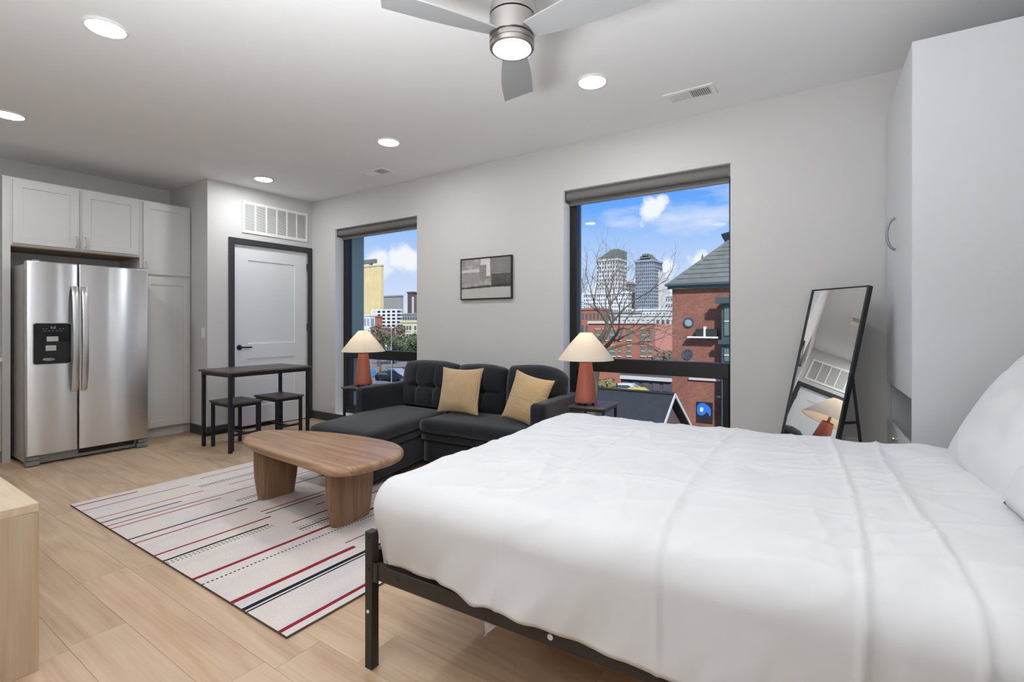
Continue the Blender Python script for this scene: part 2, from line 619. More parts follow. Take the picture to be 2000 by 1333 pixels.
# floor: planks running along x, each a part of the floor
floor = struct('floor', MB().box(KX - .15, WX1 + .15, NY - .15, WY + .1, -.12, -.002), M_subfloor)
PW, PL = 0.18, 1.22
pm = MB().box(0, PL - .0007, 0, PW - .0007, -.004, 0, .0004, 1)
plank0 = obj('plank', pm, M_floor, floor, world=False)
rows = int((WY - NY) / PW) + 1
first = True
r_ = random.Random(3)
for j in range(rows):
    y = NY + j * PW
    x = KX - r_.uniform(0, PL)
    while x < WX1:
        o = plank0 if first else plank0.copy()
        if not first:
            COL.objects.link(o)
        o.parent = floor
        o.location = (x, y, 0)
        first = False
        x += PL

# baseboards
struct('baseboard_left', MB().box(WX0, WX0 + .014, BY, DY0 - .062, 0, .1, .003, 1), M_black)
struct('baseboard_closet', MB().box(-5.955, WX0 + .0139, BY - .014, BY - .0005, 0, .1, .003, 1), M_black)
struct('baseboard_back', MB().box(WX0 + .016, .2, WY - .014, WY, 0, .098, .003, 1), M_black)
struct('baseboard_head', MB().box(WX1 - .014, WX1, NY, 2.8, 0, .1, .003, 1), M_black)

# windows
for wi, (x0, x1) in enumerate(WIN):
    w = bpy.data.objects.new('window_%d' % (wi + 1), None)
    COL.objects.link(w)
    w.location = ((x0 + x1) / 2, 3.95, WZ0)
    w.matrix_basis = Matrix.Translation(w.location)
    w['kind'] = 'structure'
    f0, f1 = 3.91, 3.985
    xa, xb = x0 + .001, x1 - .001
    obj('frame_post', MB().box(xa, xa + .068, f0, f1, WZ0, WZ1, .003, 1), M_winframe, w)
    obj('frame_post', MB().box(xb - .03, xb, f0, f1, WZ0, WZ1, .003, 1), M_winframe, w)
    obj('frame_rail', MB().box(xa + .068, xb - .03, f0, f1, WZ0, WZ0 + .05, .003, 1), M_winframe, w)
    obj('frame_rail', MB().box(xa + .068, xb - .03, f0, f1, WZ1 - .05, WZ1, .003, 1), M_winframe, w)
    tz0, tz1 = ((.778, .886), (.786, .901))[wi]
    tr = obj('transom', MB().box(xa + .068, xb - .03, f0 - .012, f1, tz0, tz1, .004, 1), M_winframe, w)
    # opening sash below the transom
    obj('sash_stile', MB().box(xa + .07, xa + .115, f0 + .006, f1 - .01, WZ0 + .05, tz0, .003, 1), M_winframe, w)
    obj('sash_stile', MB().box(xb - .075, xb - .032, f0 + .006, f1 - .01, WZ0 + .05, tz0, .003, 1), M_winframe, w)
    obj('sash_rail', MB().box(xa + .115, xb - .075, f0 + .006, f1 - .01, WZ0 + .05, WZ0 + .095, .003, 1), M_winframe, w)
    obj('pane', MB().box(xa + .068, xb - .03, 3.945, 3.951, tz1, WZ1 - .05), M_glass, w)
    obj('pane', MB().box(xa + .115, xb - .075, 3.945, 3.951, WZ0 + .095, tz0), M_glass, w)
    # metal-clad facade return outside the glass
    yo = (4.172, 4.014)[wi]
    for nm_, bx_ in (('reveal_brightener', (x0 - .001, x0 + .0008, WY + .0005, 3.9095, WZ0, WZ1)), ('reveal_brightener', (x1 - .0008, x1 + .001, WY + .0005, 3.9095, WZ0, WZ1)), ('reveal_brightener', (x0, x1, WY + .0005, 3.9095, WZ0 - .001, WZ0 + .0008)), ('reveal_brightener', (x0, x1, WY + .0005, 3.9095, WZ1 - .0008, WZ1 + .001))):
        obj(nm_, MB().box(*bx_), M_reveal, w)  # added thin skins whose white stands in for strong daylight on the reveals
    obj('outer_jamb', MB().box(x0 - .2, x0 + .065, 3.988, yo, WZ0 - .3, WZ1 + .4), M_teal, w)
    obj('outer_jamb', MB().box(x1 - .03, x1 + .2, 3.988, yo, WZ0 - .3, WZ1 + .4), M_teal, w)
    obj('outer_sill', MB().box(x0 + .065, x1 - .03, 3.988, yo + .03, WZ0 - .05, WZ0 + .02), M_teal, w)
    # roller blind, rolled up under the head of the reveal
    b = thing('roller_blind', ['grey roller blind rolled up over the narrow window left of the sofa',
                               'grey roller blind rolled up over the wide window behind the bed'][wi], 'blind',
              ((x0 + x1) / 2, 3.85, 2.28), 0, 'roller blinds')
    Mx = Matrix.Translation((x0 + .012, 3.852, 2.303)) @ Matrix.Rotation(PI / 2, 4, 'Y')
    obj('cloth_roll', MB().lathe([(.036, .004), (.036, x1 - x0 - .03)], 24, M=Mx), M_blind, b, smooth=True)
    obj('hanging_cloth', MB().box(x0 + .02, x1 - .022, 3.881, 3.885, 2.245, 2.303), M_blind, b)
    obj('hem_bar', MB().box(x0 + .02, x1 - .022, 3.876, 3.890, 2.228, 2.252, .004, 2), M_blindbar, b)
    for xx in (x0 + .001, x1 - .019):
        obj('bracket', MB().box(xx, xx + .009 if xx < x1 - .03 else xx + .018, 3.815, 3.89, 2.255, 2.345, .003, 1), M_blindbar, b)
    obj('fascia', MB().box(x0 + .012, x1 - .02, 3.83, 3.88, 2.33, 2.346), M_blindbar, b)
    if wi == 1:
        obj('chain_holder', MB().box(x1 - .008, x1 - .001, 3.86, 3.9, .86, .92, .003, 1), M_plastic, b, label='small pale chain holder on the window reveal')

# entry-side closet door with black casing
d3 = bpy.data.objects.new('door_1', None)
COL.objects.link(d3)
d3.location = (WX0, (DY0 + DY1) / 2, 0)
d3.matrix_basis = Matrix.Translation(d3.location)
d3['kind'] = 'structure'


def panel_face(us, vs, rec, place, thick, inset=.007, depth=.009):
    """slab whose front has recessed panels; place(u, v, w): w=0 front, -thick back"""
    mb = MB()
    bm = mb.bm
    V = [[bm.verts.new((u, v, 0)) for v in vs] for u in us]
    rf = []
    for i in range(len(us) - 1):
        for j in range(len(vs) - 1):
            f = bm.faces.new((V[i][j], V[i + 1][j], V[i + 1][j + 1], V[i][j + 1]))
            if (i, j) in rec:
                rf.append(f)
    bm.normal_update()
    if bm.faces[:] and bm.faces[:][0].normal.z < 0:
        bmesh.ops.reverse_faces(bm, faces=bm.faces[:])
    be = [e for e in bm.edges if e.is_boundary]
    g = bmesh.ops.extrude_edge_only(bm, edges=be)
    nv = [x for x in g['geom'] if isinstance(x, bmesh.types.BMVert)]
    for v in nv:
        v.co.z -= thick
    ne = [x for x in g['geom'] if isinstance(x, bmesh.types.BMEdge) and all(v.co.z < -thick / 2 for v in x.verts)]
    bmesh.ops.contextual_create(bm, geom=ne)
    bmesh.ops.inset_individual(bm, faces=rf, thickness=inset, depth=-depth)
    for v in bm.verts:
        v.co = Vector(place(v.co.x, v.co.y, v.co.z))
    return mb


dh = DY1 - DY0
slab = obj('door_slab', panel_face([DY0 + .003, DY0 + .16, DY1 - .16, DY1 - .003], [.012, .25, .80, .97, DZ - .17, DZ - .003], {(1, 1), (1, 3)},
           lambda u, v, w: (WX0 - .012 + w, u, v), .04), M_door, d3)
for (a, b_, c_, e_) in ((DY0 - .062, DY0, 0, DZ + .064), (DY1, DY1 + .06, 0, DZ + .064)):
    obj('door_casing', MB().box(WX0, WX0 + .02, a, b_, c_, e_, .005, 2), M_black, d3)
obj('door_casing', MB().box(WX0, WX0 + .02, DY0, DY1, DZ, DZ + .064, .005, 2), M_black, d3)
hb = obj('door_handle', MB().lathe([(.004, 0), (.028, 0), (.03, .004), (.028, .01), (.012, .013), (.011, .045), (.0, .046)], 24,
         M=Matrix.Translation((WX0 - .012, DY0 + .062, .93)) @ Matrix.Rotation(PI / 2, 4, 'Y')), M_blackmetal, d3, smooth=True)
child_of(hb, 'lever', MB().box(WX0 + .022, WX0 + .036, DY0 + .05, DY0 + .185, .921, .939, .005, 2), M_blackmetal)
for z in (.25, 1.1, 1.85):
    obj('hinge', MB().lathe([(.006, 0), (.006, .1)], 10, (WX0 + .004, DY1 - .002, z)), M_blackmetal, d3, smooth=True)

# return-air grille over the door
g = thing('return_air_grille', 'wide white louvred air grille on the wall above the door', 'vent', (WX0, 3.32, 2.4))
gy0, gy1, gz0, gz1 = 2.912, 3.726, 2.225, 2.582
fr = [gy0, gy0 + .028]
bw = (gy1 - gy0 - .056 - 5 * .016) / 6
ys = [gy0]
cells = []
y = gy0 + .028
ys.append(y)
for k in range(6):
    ys.append(y + bw)
    y += bw
    if k < 5:
        ys.append(y + .016)
        y += .016
ys.append(gy1)
mbg = MB()
V = {}


def gv(i, j, k):
    zz = [gz0, gz0 + .03, gz1 - .03, gz1]
    if (i, j, k) not in V:
        V[i, j, k] = mbg.bm.verts.new((WX0 + (.012 if k == 0 else .001), ys[i], zz[j]))
    return V[i, j, k]


holes = {(1 + 2 * k, 1) for k in range(6)}
for i in range(len(ys) - 1):
    for j in range(3):
        if (i, j) in holes:
            continue
        for k in (0, 1):
            mbg.bm.faces.new((gv(i, j, k), gv(i + 1, j, k), gv(i + 1, j + 1, k), gv(i, j + 1, k)))
        for di, dj, a, b_ in ((-1, 0, (0, 0), (0, 1)), (1, 0, (1, 0), (1, 1)), (0, -1, (0, 0), (1, 0)), (0, 1, (0, 1), (1, 1))):
            n_ = (i + di, j + dj)
            if n_ in holes or not (0 <= n_[0] < len(ys) - 1 and 0 <= n_[1] < 3):
                p, q = (i + a[0], j + a[1]), (i + b_[0], j + b_[1])
                mbg.bm.faces.new((gv(*p, 0), gv(*q, 0), gv(*q, 1), gv(*p, 1)))
obj('grille_frame', mbg, M_vent, g)
obj('duct', MB().box(WX0 + .0005, WX0 + .002, gy0 + .02, gy1 - .02, gz0 + .02, gz1 - .02), M_ventdark, g)
for k in range(6):
    mb = MB()
    a, b_ = ys[1 + 2 * k], ys[2 + 2 * k]
    ns = 20
    for q in range(ns):
        z = gz0 + .036 + (gz1 - gz0 - .075) * q / (ns - 1)
        mb.bar((WX0 + .006, a, z), (WX0 + .006, b_, z), .011, .0014, up=(.75, 0, .66))
    o = obj('louvre', mb, M_vent, g, kind='stuff')

# ceiling registers
for n_, (cx, cy, lab) in enumerate([(-.836, 3.415, 'white ceiling air register between the recessed light and the wide window'),
                                    (-3.915, 3.4, 'white ceiling air register in front of the narrow window')]):
    v = thing('ceiling_register', lab, 'vent', (cx, cy, HC), 0, 'ceiling registers')
    L, Wd = .32, .17
    mb = MB()
    us = [cx - L / 2, cx - L / 2 + .028, cx - .004, cx + .004, cx + L / 2 - .028, cx + L / 2]
    vs = [cy - Wd / 2, cy - Wd / 2 + .028, cy + Wd / 2 - .028, cy + Wd / 2]
    VV = [[[mb.bm.verts.new((u, w_, HC - (.008 if k == 0 else .0005))) for w_ in vs] for u in us] for k in (0, 1)]
    hs = {(1, 1), (3, 1)}
    ok = lambda i, j: 0 <= i < 5 and 0 <= j < 3 and (i, j) not in hs
    for i in range(5):
        for j in range(3):
            if not ok(i, j):
                continue
            for k in (0, 1):
                mb.bm.faces.new((VV[k][i][j], VV[k][i + 1][j], VV[k][i + 1][j + 1], VV[k][i][j + 1]))
            for di, dj, a, b_ in ((-1, 0, (0, 0), (0, 1)), (1, 0, (1, 0), (1, 1)), (0, -1, (0, 0), (1, 0)), (0, 1, (0, 1), (1, 1))):
                if not ok(i + di, j + dj):
                    p, q = (i + a[0], j + a[1]), (i + b_[0], j + b_[1])
                    mb.bm.faces.new((VV[0][p[0]][p[1]], VV[0][q[0]][q[1]], VV[1][q[0]][q[1]], VV[1][p[0]][p[1]]))
    obj('register_frame', mb, M_vent, v)
    obj('duct', MB().box(cx - L / 2 + .02, cx + L / 2 - .02, cy - Wd / 2 + .02, cy + Wd / 2 - .02, HC - .0015, HC - .0004), M_ventdark, v)
    for side in (0, 1):
        mb = MB()
        a, b_ = (us[1], us[2]) if side == 0 else (us[3], us[4])
        for q in range(10):
            x = a + (b_ - a) * (q + .5) / 10
            t = -1 if side == 0 else 1
            mb.bar((x, vs[1], HC - .006), (x, vs[2], HC - .006), .012, .0014, up=(t * .62, 0, .78))
        obj('louvre', mb, M_vent, v, kind='stuff')

# recessed ceiling lights
lab = {(0, 0): 'recessed ceiling light cut by the left picture edge, above the kitchen',
       (1, 0): 'recessed ceiling light nearest the camera at the upper left',
       (0, 1): 'small recessed ceiling light in front of the grille over the door',
       (1, 1): 'recessed ceiling light between door and fan, near the far register',
       (2, 1): 'recessed ceiling light right of the fan near the wide window'}
l0 = None
for (i, j), t_ in lab.items():
    loc = ((-5.1, -3.18, -1.31)[i], (.957, 2.886)[j], HC)
    if l0 is None:
        l0 = thing('recessed_light', t_, 'ceiling light', loc, 0, 'recessed ceiling lights')
        obj('trim_ring', MB().lathe([(.082, -.0005), (.098, -.0005), (.1, -.004), (.094, -.01), (.084, -.012), (.082, -.009), (.082, -.0005)], 40, cap=False), M_plastic, l0, world=False, smooth=True)
        obj('lens', MB().lathe([(.0, -.013), (.05, -.0125), (.083, -.0105)], 40, cap=False), M_disc, l0, world=False, smooth=True)
    else:
        dup(l0, loc, 0, t_)

# ceiling fan
FX, FY = -1.165, 1.747
fan = thing('ceiling_fan', 'brushed nickel three-blade ceiling fan with a round light', 'ceiling fan', (FX, FY, HC))
obj('canopy', MB().lathe([(.0, HC), (.075, HC - .001), (.078, HC - .02), (.06, HC - .06), (.03, HC - .075), (0, HC - .076)], 40, (FX, FY, 0)), M_fanmetal, fan, smooth=True)
obj('down_rod', MB().lathe([(.014, HC - .15), (.014, HC - .07)], 20, (FX, FY, 0)), M_fanmetal, fan, smooth=True)
obj('motor_dome', MB().lathe([(.0, 2.612), (.03, 2.61), (.06, 2.6), (.082, 2.575), (.093, 2.54), (.096, 2.512), (.096, 2.507), (.06, 2.506), (0, 2.506)], 48, (FX, FY, 0)), M_fanmetal, fan, smooth=True)
obj('motor_housing', MB().lathe([(0, 2.504), (.09, 2.504), (.096, 2.5), (.096, 2.418), (.09, 2.414), (0, 2.413)], 48, (FX, FY, 0)), M_fanmetal, fan, smooth=True)
obj('light_ring', MB().lathe([(0, 2.411), (.093, 2.411), (.096, 2.407), (.096, 2.391), (.092, 2.388), (.092, 2.385), (.096, 2.382), (.094, 2.369), (.088, 2.365), (.082, 2.366), (.08, 2.372), (0, 2.373)], 48, (FX, FY, 0)), M_fanmetal, fan, smooth=True)
obj('light_lens', MB().lathe([(0, 2.352), (.04, 2.354), (.066, 2.36), (.079, 2.369)], 48, (FX, FY, 0), cap=False), M_fanlens, fan, smooth=True)
tip = math.atan2(2.215 - FY, -1.447 - FX) - .04
for k in range(3):
    a = tip + k * 2 * PI / 3
    mb = MB()
    R = Matrix.Translation((FX, FY, 2.427)) @ Matrix.Rotation(a, 4, 'Z') @ Matrix.Rotation(math.radians(-12), 4, 'X')
    L0, L1 = .085, .57
    top, bot = [], []
    n_ = 16
    def wid(s):
        return (.045 + .045 * math.sin(min(1, s * 1.25) * PI / 2), .042 + .026 * math.sin(min(1, s * 1.5) * PI / 2))
    pts = []
    for q in range(n_ + 1):
        s = q / n_
        pts.append((L0 + (L1 - L0) * s, wid(s)[0]))
    for q in range(n_, -1, -1):
        s = q / n_
        pts.append((L0 + (L1 - L0) * s - (.034 * s * s if s > .0 else 0), -wid(s)[1]))
    mb.prism(pts, -.003, .003, .002, 1, M=R)
    obj('blade', mb, M_blade, fan)
    obj('blade_arm', MB().box(.06, .17, -.03, .03, .003, .008, .002, 1, M=R), M_nickel, fan)

# ------------------------------------------------------------------ kitchen
CX = -5.968                                   # cabinet fronts


def shaker(name, y0, y1, z0, z1, parent, rail=.062):
    mb = panel_face([y0, y0 + rail, y1 - rail, y1], [z0, z0 + rail, z1 - rail, z1], {(1, 1)}, lambda u, v, w: (CX + .018 + w, u, v), .018, .004, .008)
    return obj(name, mb, M_cab, parent)


def pull(y, z0, z1, parent):
    mb = MB().tube([(CX + .018, y, z0), (CX + .046, y, z0 + .004), (CX + .05, y, z0 + .012), (CX + .05, y, z1 - .012), (CX + .046, y, z1 - .004), (CX + .018, y, z1)], .005, 8)
    return child_of(parent, 'pull_handle', mb, M_nickel, smooth=True)


c1 = thing('wall_cabinet', 'pale grey two-door cabinet above the refrigerator with a full-height end panel', 'cabinet', (CX, 1.57, 0))
obj('carcass', MB().box(KX + .002, CX, 1.131, 2.074, 1.88, 2.471), M_cab, c1)
obj('underside', MB().box(KX + .002, CX - .002, 1.131, 2.07, 1.87, 1.8795), M_cabin, c1, label='bare brown wood underside')
pull(1.565, 1.915, 2.01, shaker('cabinet_door', 1.142, 1.588, 1.899, 2.452, c1))
pull(1.634, 1.915, 2.01, shaker('cabinet_door', 1.612, 2.058, 1.899, 2.452, c1))
c2 = thing('pantry_cabinet', 'tall pale grey pantry cabinet right of the refrigerator', 'cabinet', (CX, 2.3, 0))
obj('carcass', MB().box(KX + .002, CX, 2.0745, BY - .003, .1, 2.471), M_cab, c2)
obj('toe_kick', MB().box(KX + .01, CX - .05, 2.0745, BY - .003, 0, .0995), M_cab, c2)
pull(2.124, 1.74, 1.835, shaker('cabinet_door', 2.104, 2.534, 1.712, 2.452, c2))
shaker('cabinet_door', 2.104, 2.534, .112, 1.668, c2)
obj('end_panel', MB().box(KX + .002, CX + .004, 1.08, 1.1305, 0, 2.471), M_cab, c1)
c4 = thing('base_cabinet', 'pale grey kitchen base cabinet at the left picture edge', 'cabinet', (CX, .5, 0))
obj('carcass', MB().box(KX + .002, CX - .01, NY + .01, 1.0795, .1, .868), M_cab, c4)
obj('toe_kick', MB().box(KX + .01, CX - .07, NY + .01, 1.0795, 0, .0995), M_cab, c4)
shaker('cabinet_door', .62, 1.067, .115, .70, c4)
obj('drawer_front', MB().box(CX - .008, CX + .012, .62, 1.067, .715, .86, .003, 1), M_cab, c4)
shaker('cabinet_door', .16, .60, .115, .86, c4)
wt = obj('worktop', MB().box(KX + .002, CX + .025, NY + .01, 1.0795, .869, .905, .003, 1), M_ct)
tag(wt, 'white worktop edge on the base cabinet at the left picture edge', 'worktop')

# refrigerator
FXF = -5.59
f = thing('refrigerator', 'stainless steel side-by-side refrigerator with a black ice dispenser', 'refrigerator', (-5.95, 1.58, 0))
obj('body', MB().box(KX + .03, -5.668, 1.158, 2.012, .03, 1.70, .006, 2), M_fridgeside, f)
obj('base_grille', MB().box(-5.70, -5.645, 1.162, 2.008, .012, .085, .004, 1), M_steeldark, f)
obj('kick_slot', MB().box(-5.646, -5.642, 1.50, 1.915, .04, .082), M_recess, f)
for y0 in (1.15, 1.925):
    hc = obj('hinge_cover', MB().box(-5.66, -5.60, y0, y0 + .088, .006, .046, .004, 1), M_steeldark, f)
    child_of(hc, 'hinge_plate', MB().box(-5.65, -5.60, y0 + .012, y0 + .086, .05, .082, .003, 1), M_steeldark)
for y0, y1, nm in ((1.150, 1.4835, 'freezer_door'), (1.4905, 2.014, 'fresh_food_door')):
    dr = obj(nm, MB().box(-5.66, FXF, y0, y1, .088, 1.722, .010, 3), M_steel, f, smooth=True)
    yh = 1.4575 if nm[0] == 'f' and y0 < 1.2 else 1.522
    pts = []
    for q in range(21):
        s = q / 20
        pts.append((FXF + .012 + .05 * math.sin(s * PI) ** .5, yh, .605 + .92 * s))
    mb = MB()
    for a, b_ in zip(pts, pts[1:]):
        pass
    V = []
    for (x, y, z) in pts:
        V.append([mb.bm.verts.new((x - .009, y - .021, z)), mb.bm.verts.new((x + .003, y - .021, z)), mb.bm.verts.new((x + .009, y, z)), mb.bm.verts.new((x + .003, y + .021, z)), mb.bm.verts.new((x - .009, y + .021, z))])
    for a, b_ in zip(V, V[1:]):
        for k in range(5):
            mb.bm.faces.new((a[k], a[(k + 1) % 5], b_[(k + 1) % 5], b_[k]))
    mb.bm.faces.new(V[0])
    mb.bm.faces.new(V[-1][::-1])
    child_of(dr, 'door_handle', mb, M_nickel, smooth=True)
    if nm == 'freezer_door':
        dp = MB()
        py0, py1, pz0, pz1 = 1.195, 1.434, .855, 1.199
        def rr(y0, y1, z0, z1, r, n=5):
            p = []
            for cy, cz, a0 in ((y1 - r, z1 - r, 0), (y0 + r, z1 - r, 90), (y0 + r, z0 + r, 180), (y1 - r, z0 + r, 270)):
                for q in range(n + 1):
                    a = math.radians(a0 + 90 * q / n)
                    p.append((cy + r * math.cos(a), cz + r * math.sin(a)))
            return p
        Rx = Matrix(((0, 0, 1, 0), (1, 0, 0, 0), (0, 1, 0, 0), (0, 0, 0, 1)))
        child_of(dr, 'dispenser_rim', MB().prism(rr(py0 - .006, py1 + .006, pz0 - .006, pz1 + .006, .022), FXF - .004, FXF + .003, .0015, 1, M=Rx), M_nickel)
        child_of(dr, 'dispenser_panel', MB().prism(rr(py0, py1, pz0, pz1, .018), FXF - .003, FXF + .0042, M=Rx), M_gloss, label='glossy black dispenser panel')
        child_of(dr, 'dispenser_recess', MB().box(FXF + .0042, FXF + .0048, py0 + .006, py1 - .006, pz0 + .01, 1.042), M_recess)
        child_of(dr, 'nozzle_bar', MB().box(FXF + .0045, FXF + .012, 1.275, 1.352, 1.045, 1.088, .003, 1), M_nickel)
        child_of(dr, 'paddle', MB().box(FXF + .0045, FXF + .014, 1.268, 1.338, .965, 1.012, .004, 2), M_nickel)
        child_of(dr, 'drip_tray', MB().lathe([(0, 0), (.036, .0), (.04, .003), (.034, .005), (0, .004)], 20, M=Matrix.Translation((FXF + .0046, 1.29, .893)) @ Matrix.Rotation(PI / 2, 4, 'Y') @ Matrix.Scale(.32, 4, (1, 0, 0))), M_steeldark, smooth=True)
        for (yy, zz, w_, h_) in ((1.318, 1.155, .028, .003), (1.305, 1.165, .003, .022), (1.331, 1.165, .003, .022), (1.318, 1.167, .022, .003)):
            child_of(dr, 'icon', MB().box(FXF + .0042, FXF + .0046, yy - w_ / 2, yy + w_ / 2, zz - h_ / 2, zz + h_ / 2), M_icon)
        for q in range(4):
            yy = (1.256, 1.278, 1.362, 1.384)[q]
            child_of(dr, 'icon', MB().box(FXF + .0042, FXF + .0046, yy - .005, yy + .005, 1.152, 1.155), M_icon)
        for q in range(5):
            yy = 1.266 + q * .026
            child_of(dr, 'icon', MB().box(FXF + .0042, FXF + .0046, yy - .007, yy + .007, 1.134, 1.137), M_icon)
for y0 in (1.19, 1.96):
    obj('hinge_cap', MB().box(-5.70, -5.615, y0, y0 + .05 if y0 < 1.5 else y0 + .045, 1.7005, 1.735, .004, 1), M_steeldark, f)

# light switch on the closet side
sw = thing('light_switch', 'white rocker light switch on the closet wall beside the pantry', 'light switch', (-5.675, BY, 1.1))
obj('plate', MB().box(-5.71, -5.64, BY - .006, BY - .0004, 1.04, 1.155, .002, 1), M_plastic, sw)
obj('rocker', MB().box(-5.69, -5.66, BY - .010, BY - .006, 1.065, 1.13, .001, 1), M_plastic, sw)
ot = thing('wall_outlet', 'white power outlet low on the wall behind the mirror', 'outlet', (.1, WY, .4))
obj('plate', MB().box(.03, .1, WY - .006, WY - .0004, .36, .475, .002, 1), M_plastic, ot)
for z in (.385, .425):
    obj('socket', MB().box(.048, .082, WY - .008, WY - .006, z, z + .03, .001, 1), M_plastic, ot)

# ------------------------------------------------------------------ dining set
LEG = .03


def four_legs(parent, x0, x1, y0, y1, h, w=LEG):
    for x in (x0, x1 - w):
        for y in (y0, y1 - w):
            obj('leg', MB().box(x, x + w, y, y + w, 0, h, .002, 1), M_blackmetal, parent)


TX0, TX1, TY0, TY1 = -5.205, -4.63, 2.29, 3.15
t = thing('dining_table', 'slim dining table with a dark wood top and black metal legs', 'table', ((TX0 + TX1) / 2, (TY0 + TY1) / 2, 0))
obj('table_top', MB().box(TX0, TX1, TY0, TY1, .732, .752, .003, 1), M_wood_dark, t)
a0, a1, b0, b1 = TX0 + .02, TX1 - .02, TY0 + .02, TY1 - .02
four_legs(t, a0, a1, b0, b1, .732)
for (x, y, X, Y) in ((a0 + LEG, b0, a1 - LEG, b0 + .02), (a0 + LEG, b1 - .02, a1 - LEG, b1), (a0, b0 + LEG, a0 + .02, b1 - LEG), (a1 - .02, b0 + LEG, a1, b1 - LEG)):
    obj('apron', MB().box(x, X, y, Y, .70, .7315), M_blackmetal, t)
obj('stretcher', MB().box(a0 + .004, a0 + .024, b0 + LEG, b1 - LEG, .10, .125), M_blackmetal, t)


def stool(loc, lab_):
    s = thing('stool', lab_, 'stool', loc, 0, 'stools tucked at the dining table')
    hx, hy = .205, .155
    bm_ = lambda *a: MB().box(*a)
    obj('seat', MB().box(-hx, hx, -hy, hy, .434, .452, .003, 1), M_wood_dark, s, world=False)
    for x in (-hx + .012, hx - .012 - .028):
        for y in (-hy + .012, hy - .012 - .028):
            obj('leg', MB().box(x, x + .028, y, y + .028, 0, .434, .002, 1), M_blackmetal, s, world=False)
    for y in (-hy + .014, hy - .034):
        obj('seat_rail', MB().box(-hx + .04, hx - .04, y, y + .02, .408, .434), M_blackmetal, s, world=False)
    for x in (-hx + .014, hx - .034):
        obj('seat_rail', MB().box(x, x + .02, -hy + .04, hy - .04, .408, .434), M_blackmetal, s, world=False)
        obj('stretcher', MB().box(x, x + .02, -hy + .04, hy - .04, .14, .16), M_blackmetal, s, world=False)
    obj('stretcher', MB().box(-hx + .034, hx - .034, -.01, .01, .14, .16), M_blackmetal, s, world=False)
    return s


s1 = stool((-4.905, 2.50, 0), 'dark wood stool under the near end of the dining table')
dup(s1, (-4.885, 2.93, 0), 0, 'dark wood stool under the far end of the dining table, by the door')

# ------------------------------------------------------------------ rug
M_rug = mat('cream_weave', rgb(204, 194, 188), .95, spec=.1)
M_rugred = mat('crimson_weave', rgb(140, 40, 52), .95, spec=.1)
M_rugnavy = mat('navy_weave', rgb(34, 37, 50), .95, spec=.1)
for m_, a in ((M_rug, 1), (M_rugred, .6), (M_rugnavy, .6)):
    t_ = m_.node_tree
    b_ = t_.nodes['Principled BSDF']
    c_ = N(t_, 'ShaderNodeTexCoord')
    mp_ = N(t_, 'ShaderNodeMapping', inp={3: (430, 170, 1)})
    t_.links.new(c_.outputs['Object'], mp_.inputs[0])
    n_ = N(t_, 'ShaderNodeTexNoise', inp={'Scale': 1.0, 'Detail': 3.0, 'Roughness': .7})
    t_.links.new(mp_.outputs[0], n_.inputs['Vector'])
    base = b_.inputs['Base Color'].default_value[:]
    if a == 1:
        mp2_ = N(t_, 'ShaderNodeMapping', inp={3: (7, 1.6, 1)})
        t_.links.new(c_.outputs['Object'], mp2_.inputs[0])
        n2_ = N(t_, 'ShaderNodeTexNoise', inp={'Scale': 1.0, 'Detail': 2.0})
        t_.links.new(mp2_.outputs[0], n2_.inputs['Vector'])
        r1 = ramp(t_, [(.3, rgb(228, 217, 208)), (.5, rgb(224, 216, 212)), (.7, rgb(216, 210, 212))])
        t_.links.new(n2_.outputs[0], r1.inputs[0])
        r2 = ramp(t_, [(.3, rgb(206, 203, 204)), (.5, (1, 1, 1, 1)), (.7, rgb(255, 246, 240))])
        t_.links.new(n_.outputs[0], r2.inputs[0])
        mm = N(t_, 'ShaderNodeMix', data_type='RGBA', blend_type='MULTIPLY', inp={0: 1.0})
        t_.links.new(r1.outputs[0], mm.inputs[6])
        t_.links.new(r2.outputs[0], mm.inputs[7])
        t_.links.new(mm.outputs[2], b_.inputs['Base Color'])
    bp_ = N(t_, 'ShaderNodeBump', inp={'Strength': .5, 'Distance': .003})
    t_.links.new(n_.outputs[0], bp_.inputs['Height'])
    t_.links.new(bp_.outputs[0], b_.inputs['Normal'])
RX0, RX1, RY0, RY1 = -4.195, -1.742, 1.075, 2.70
E1 = RY1 - .012
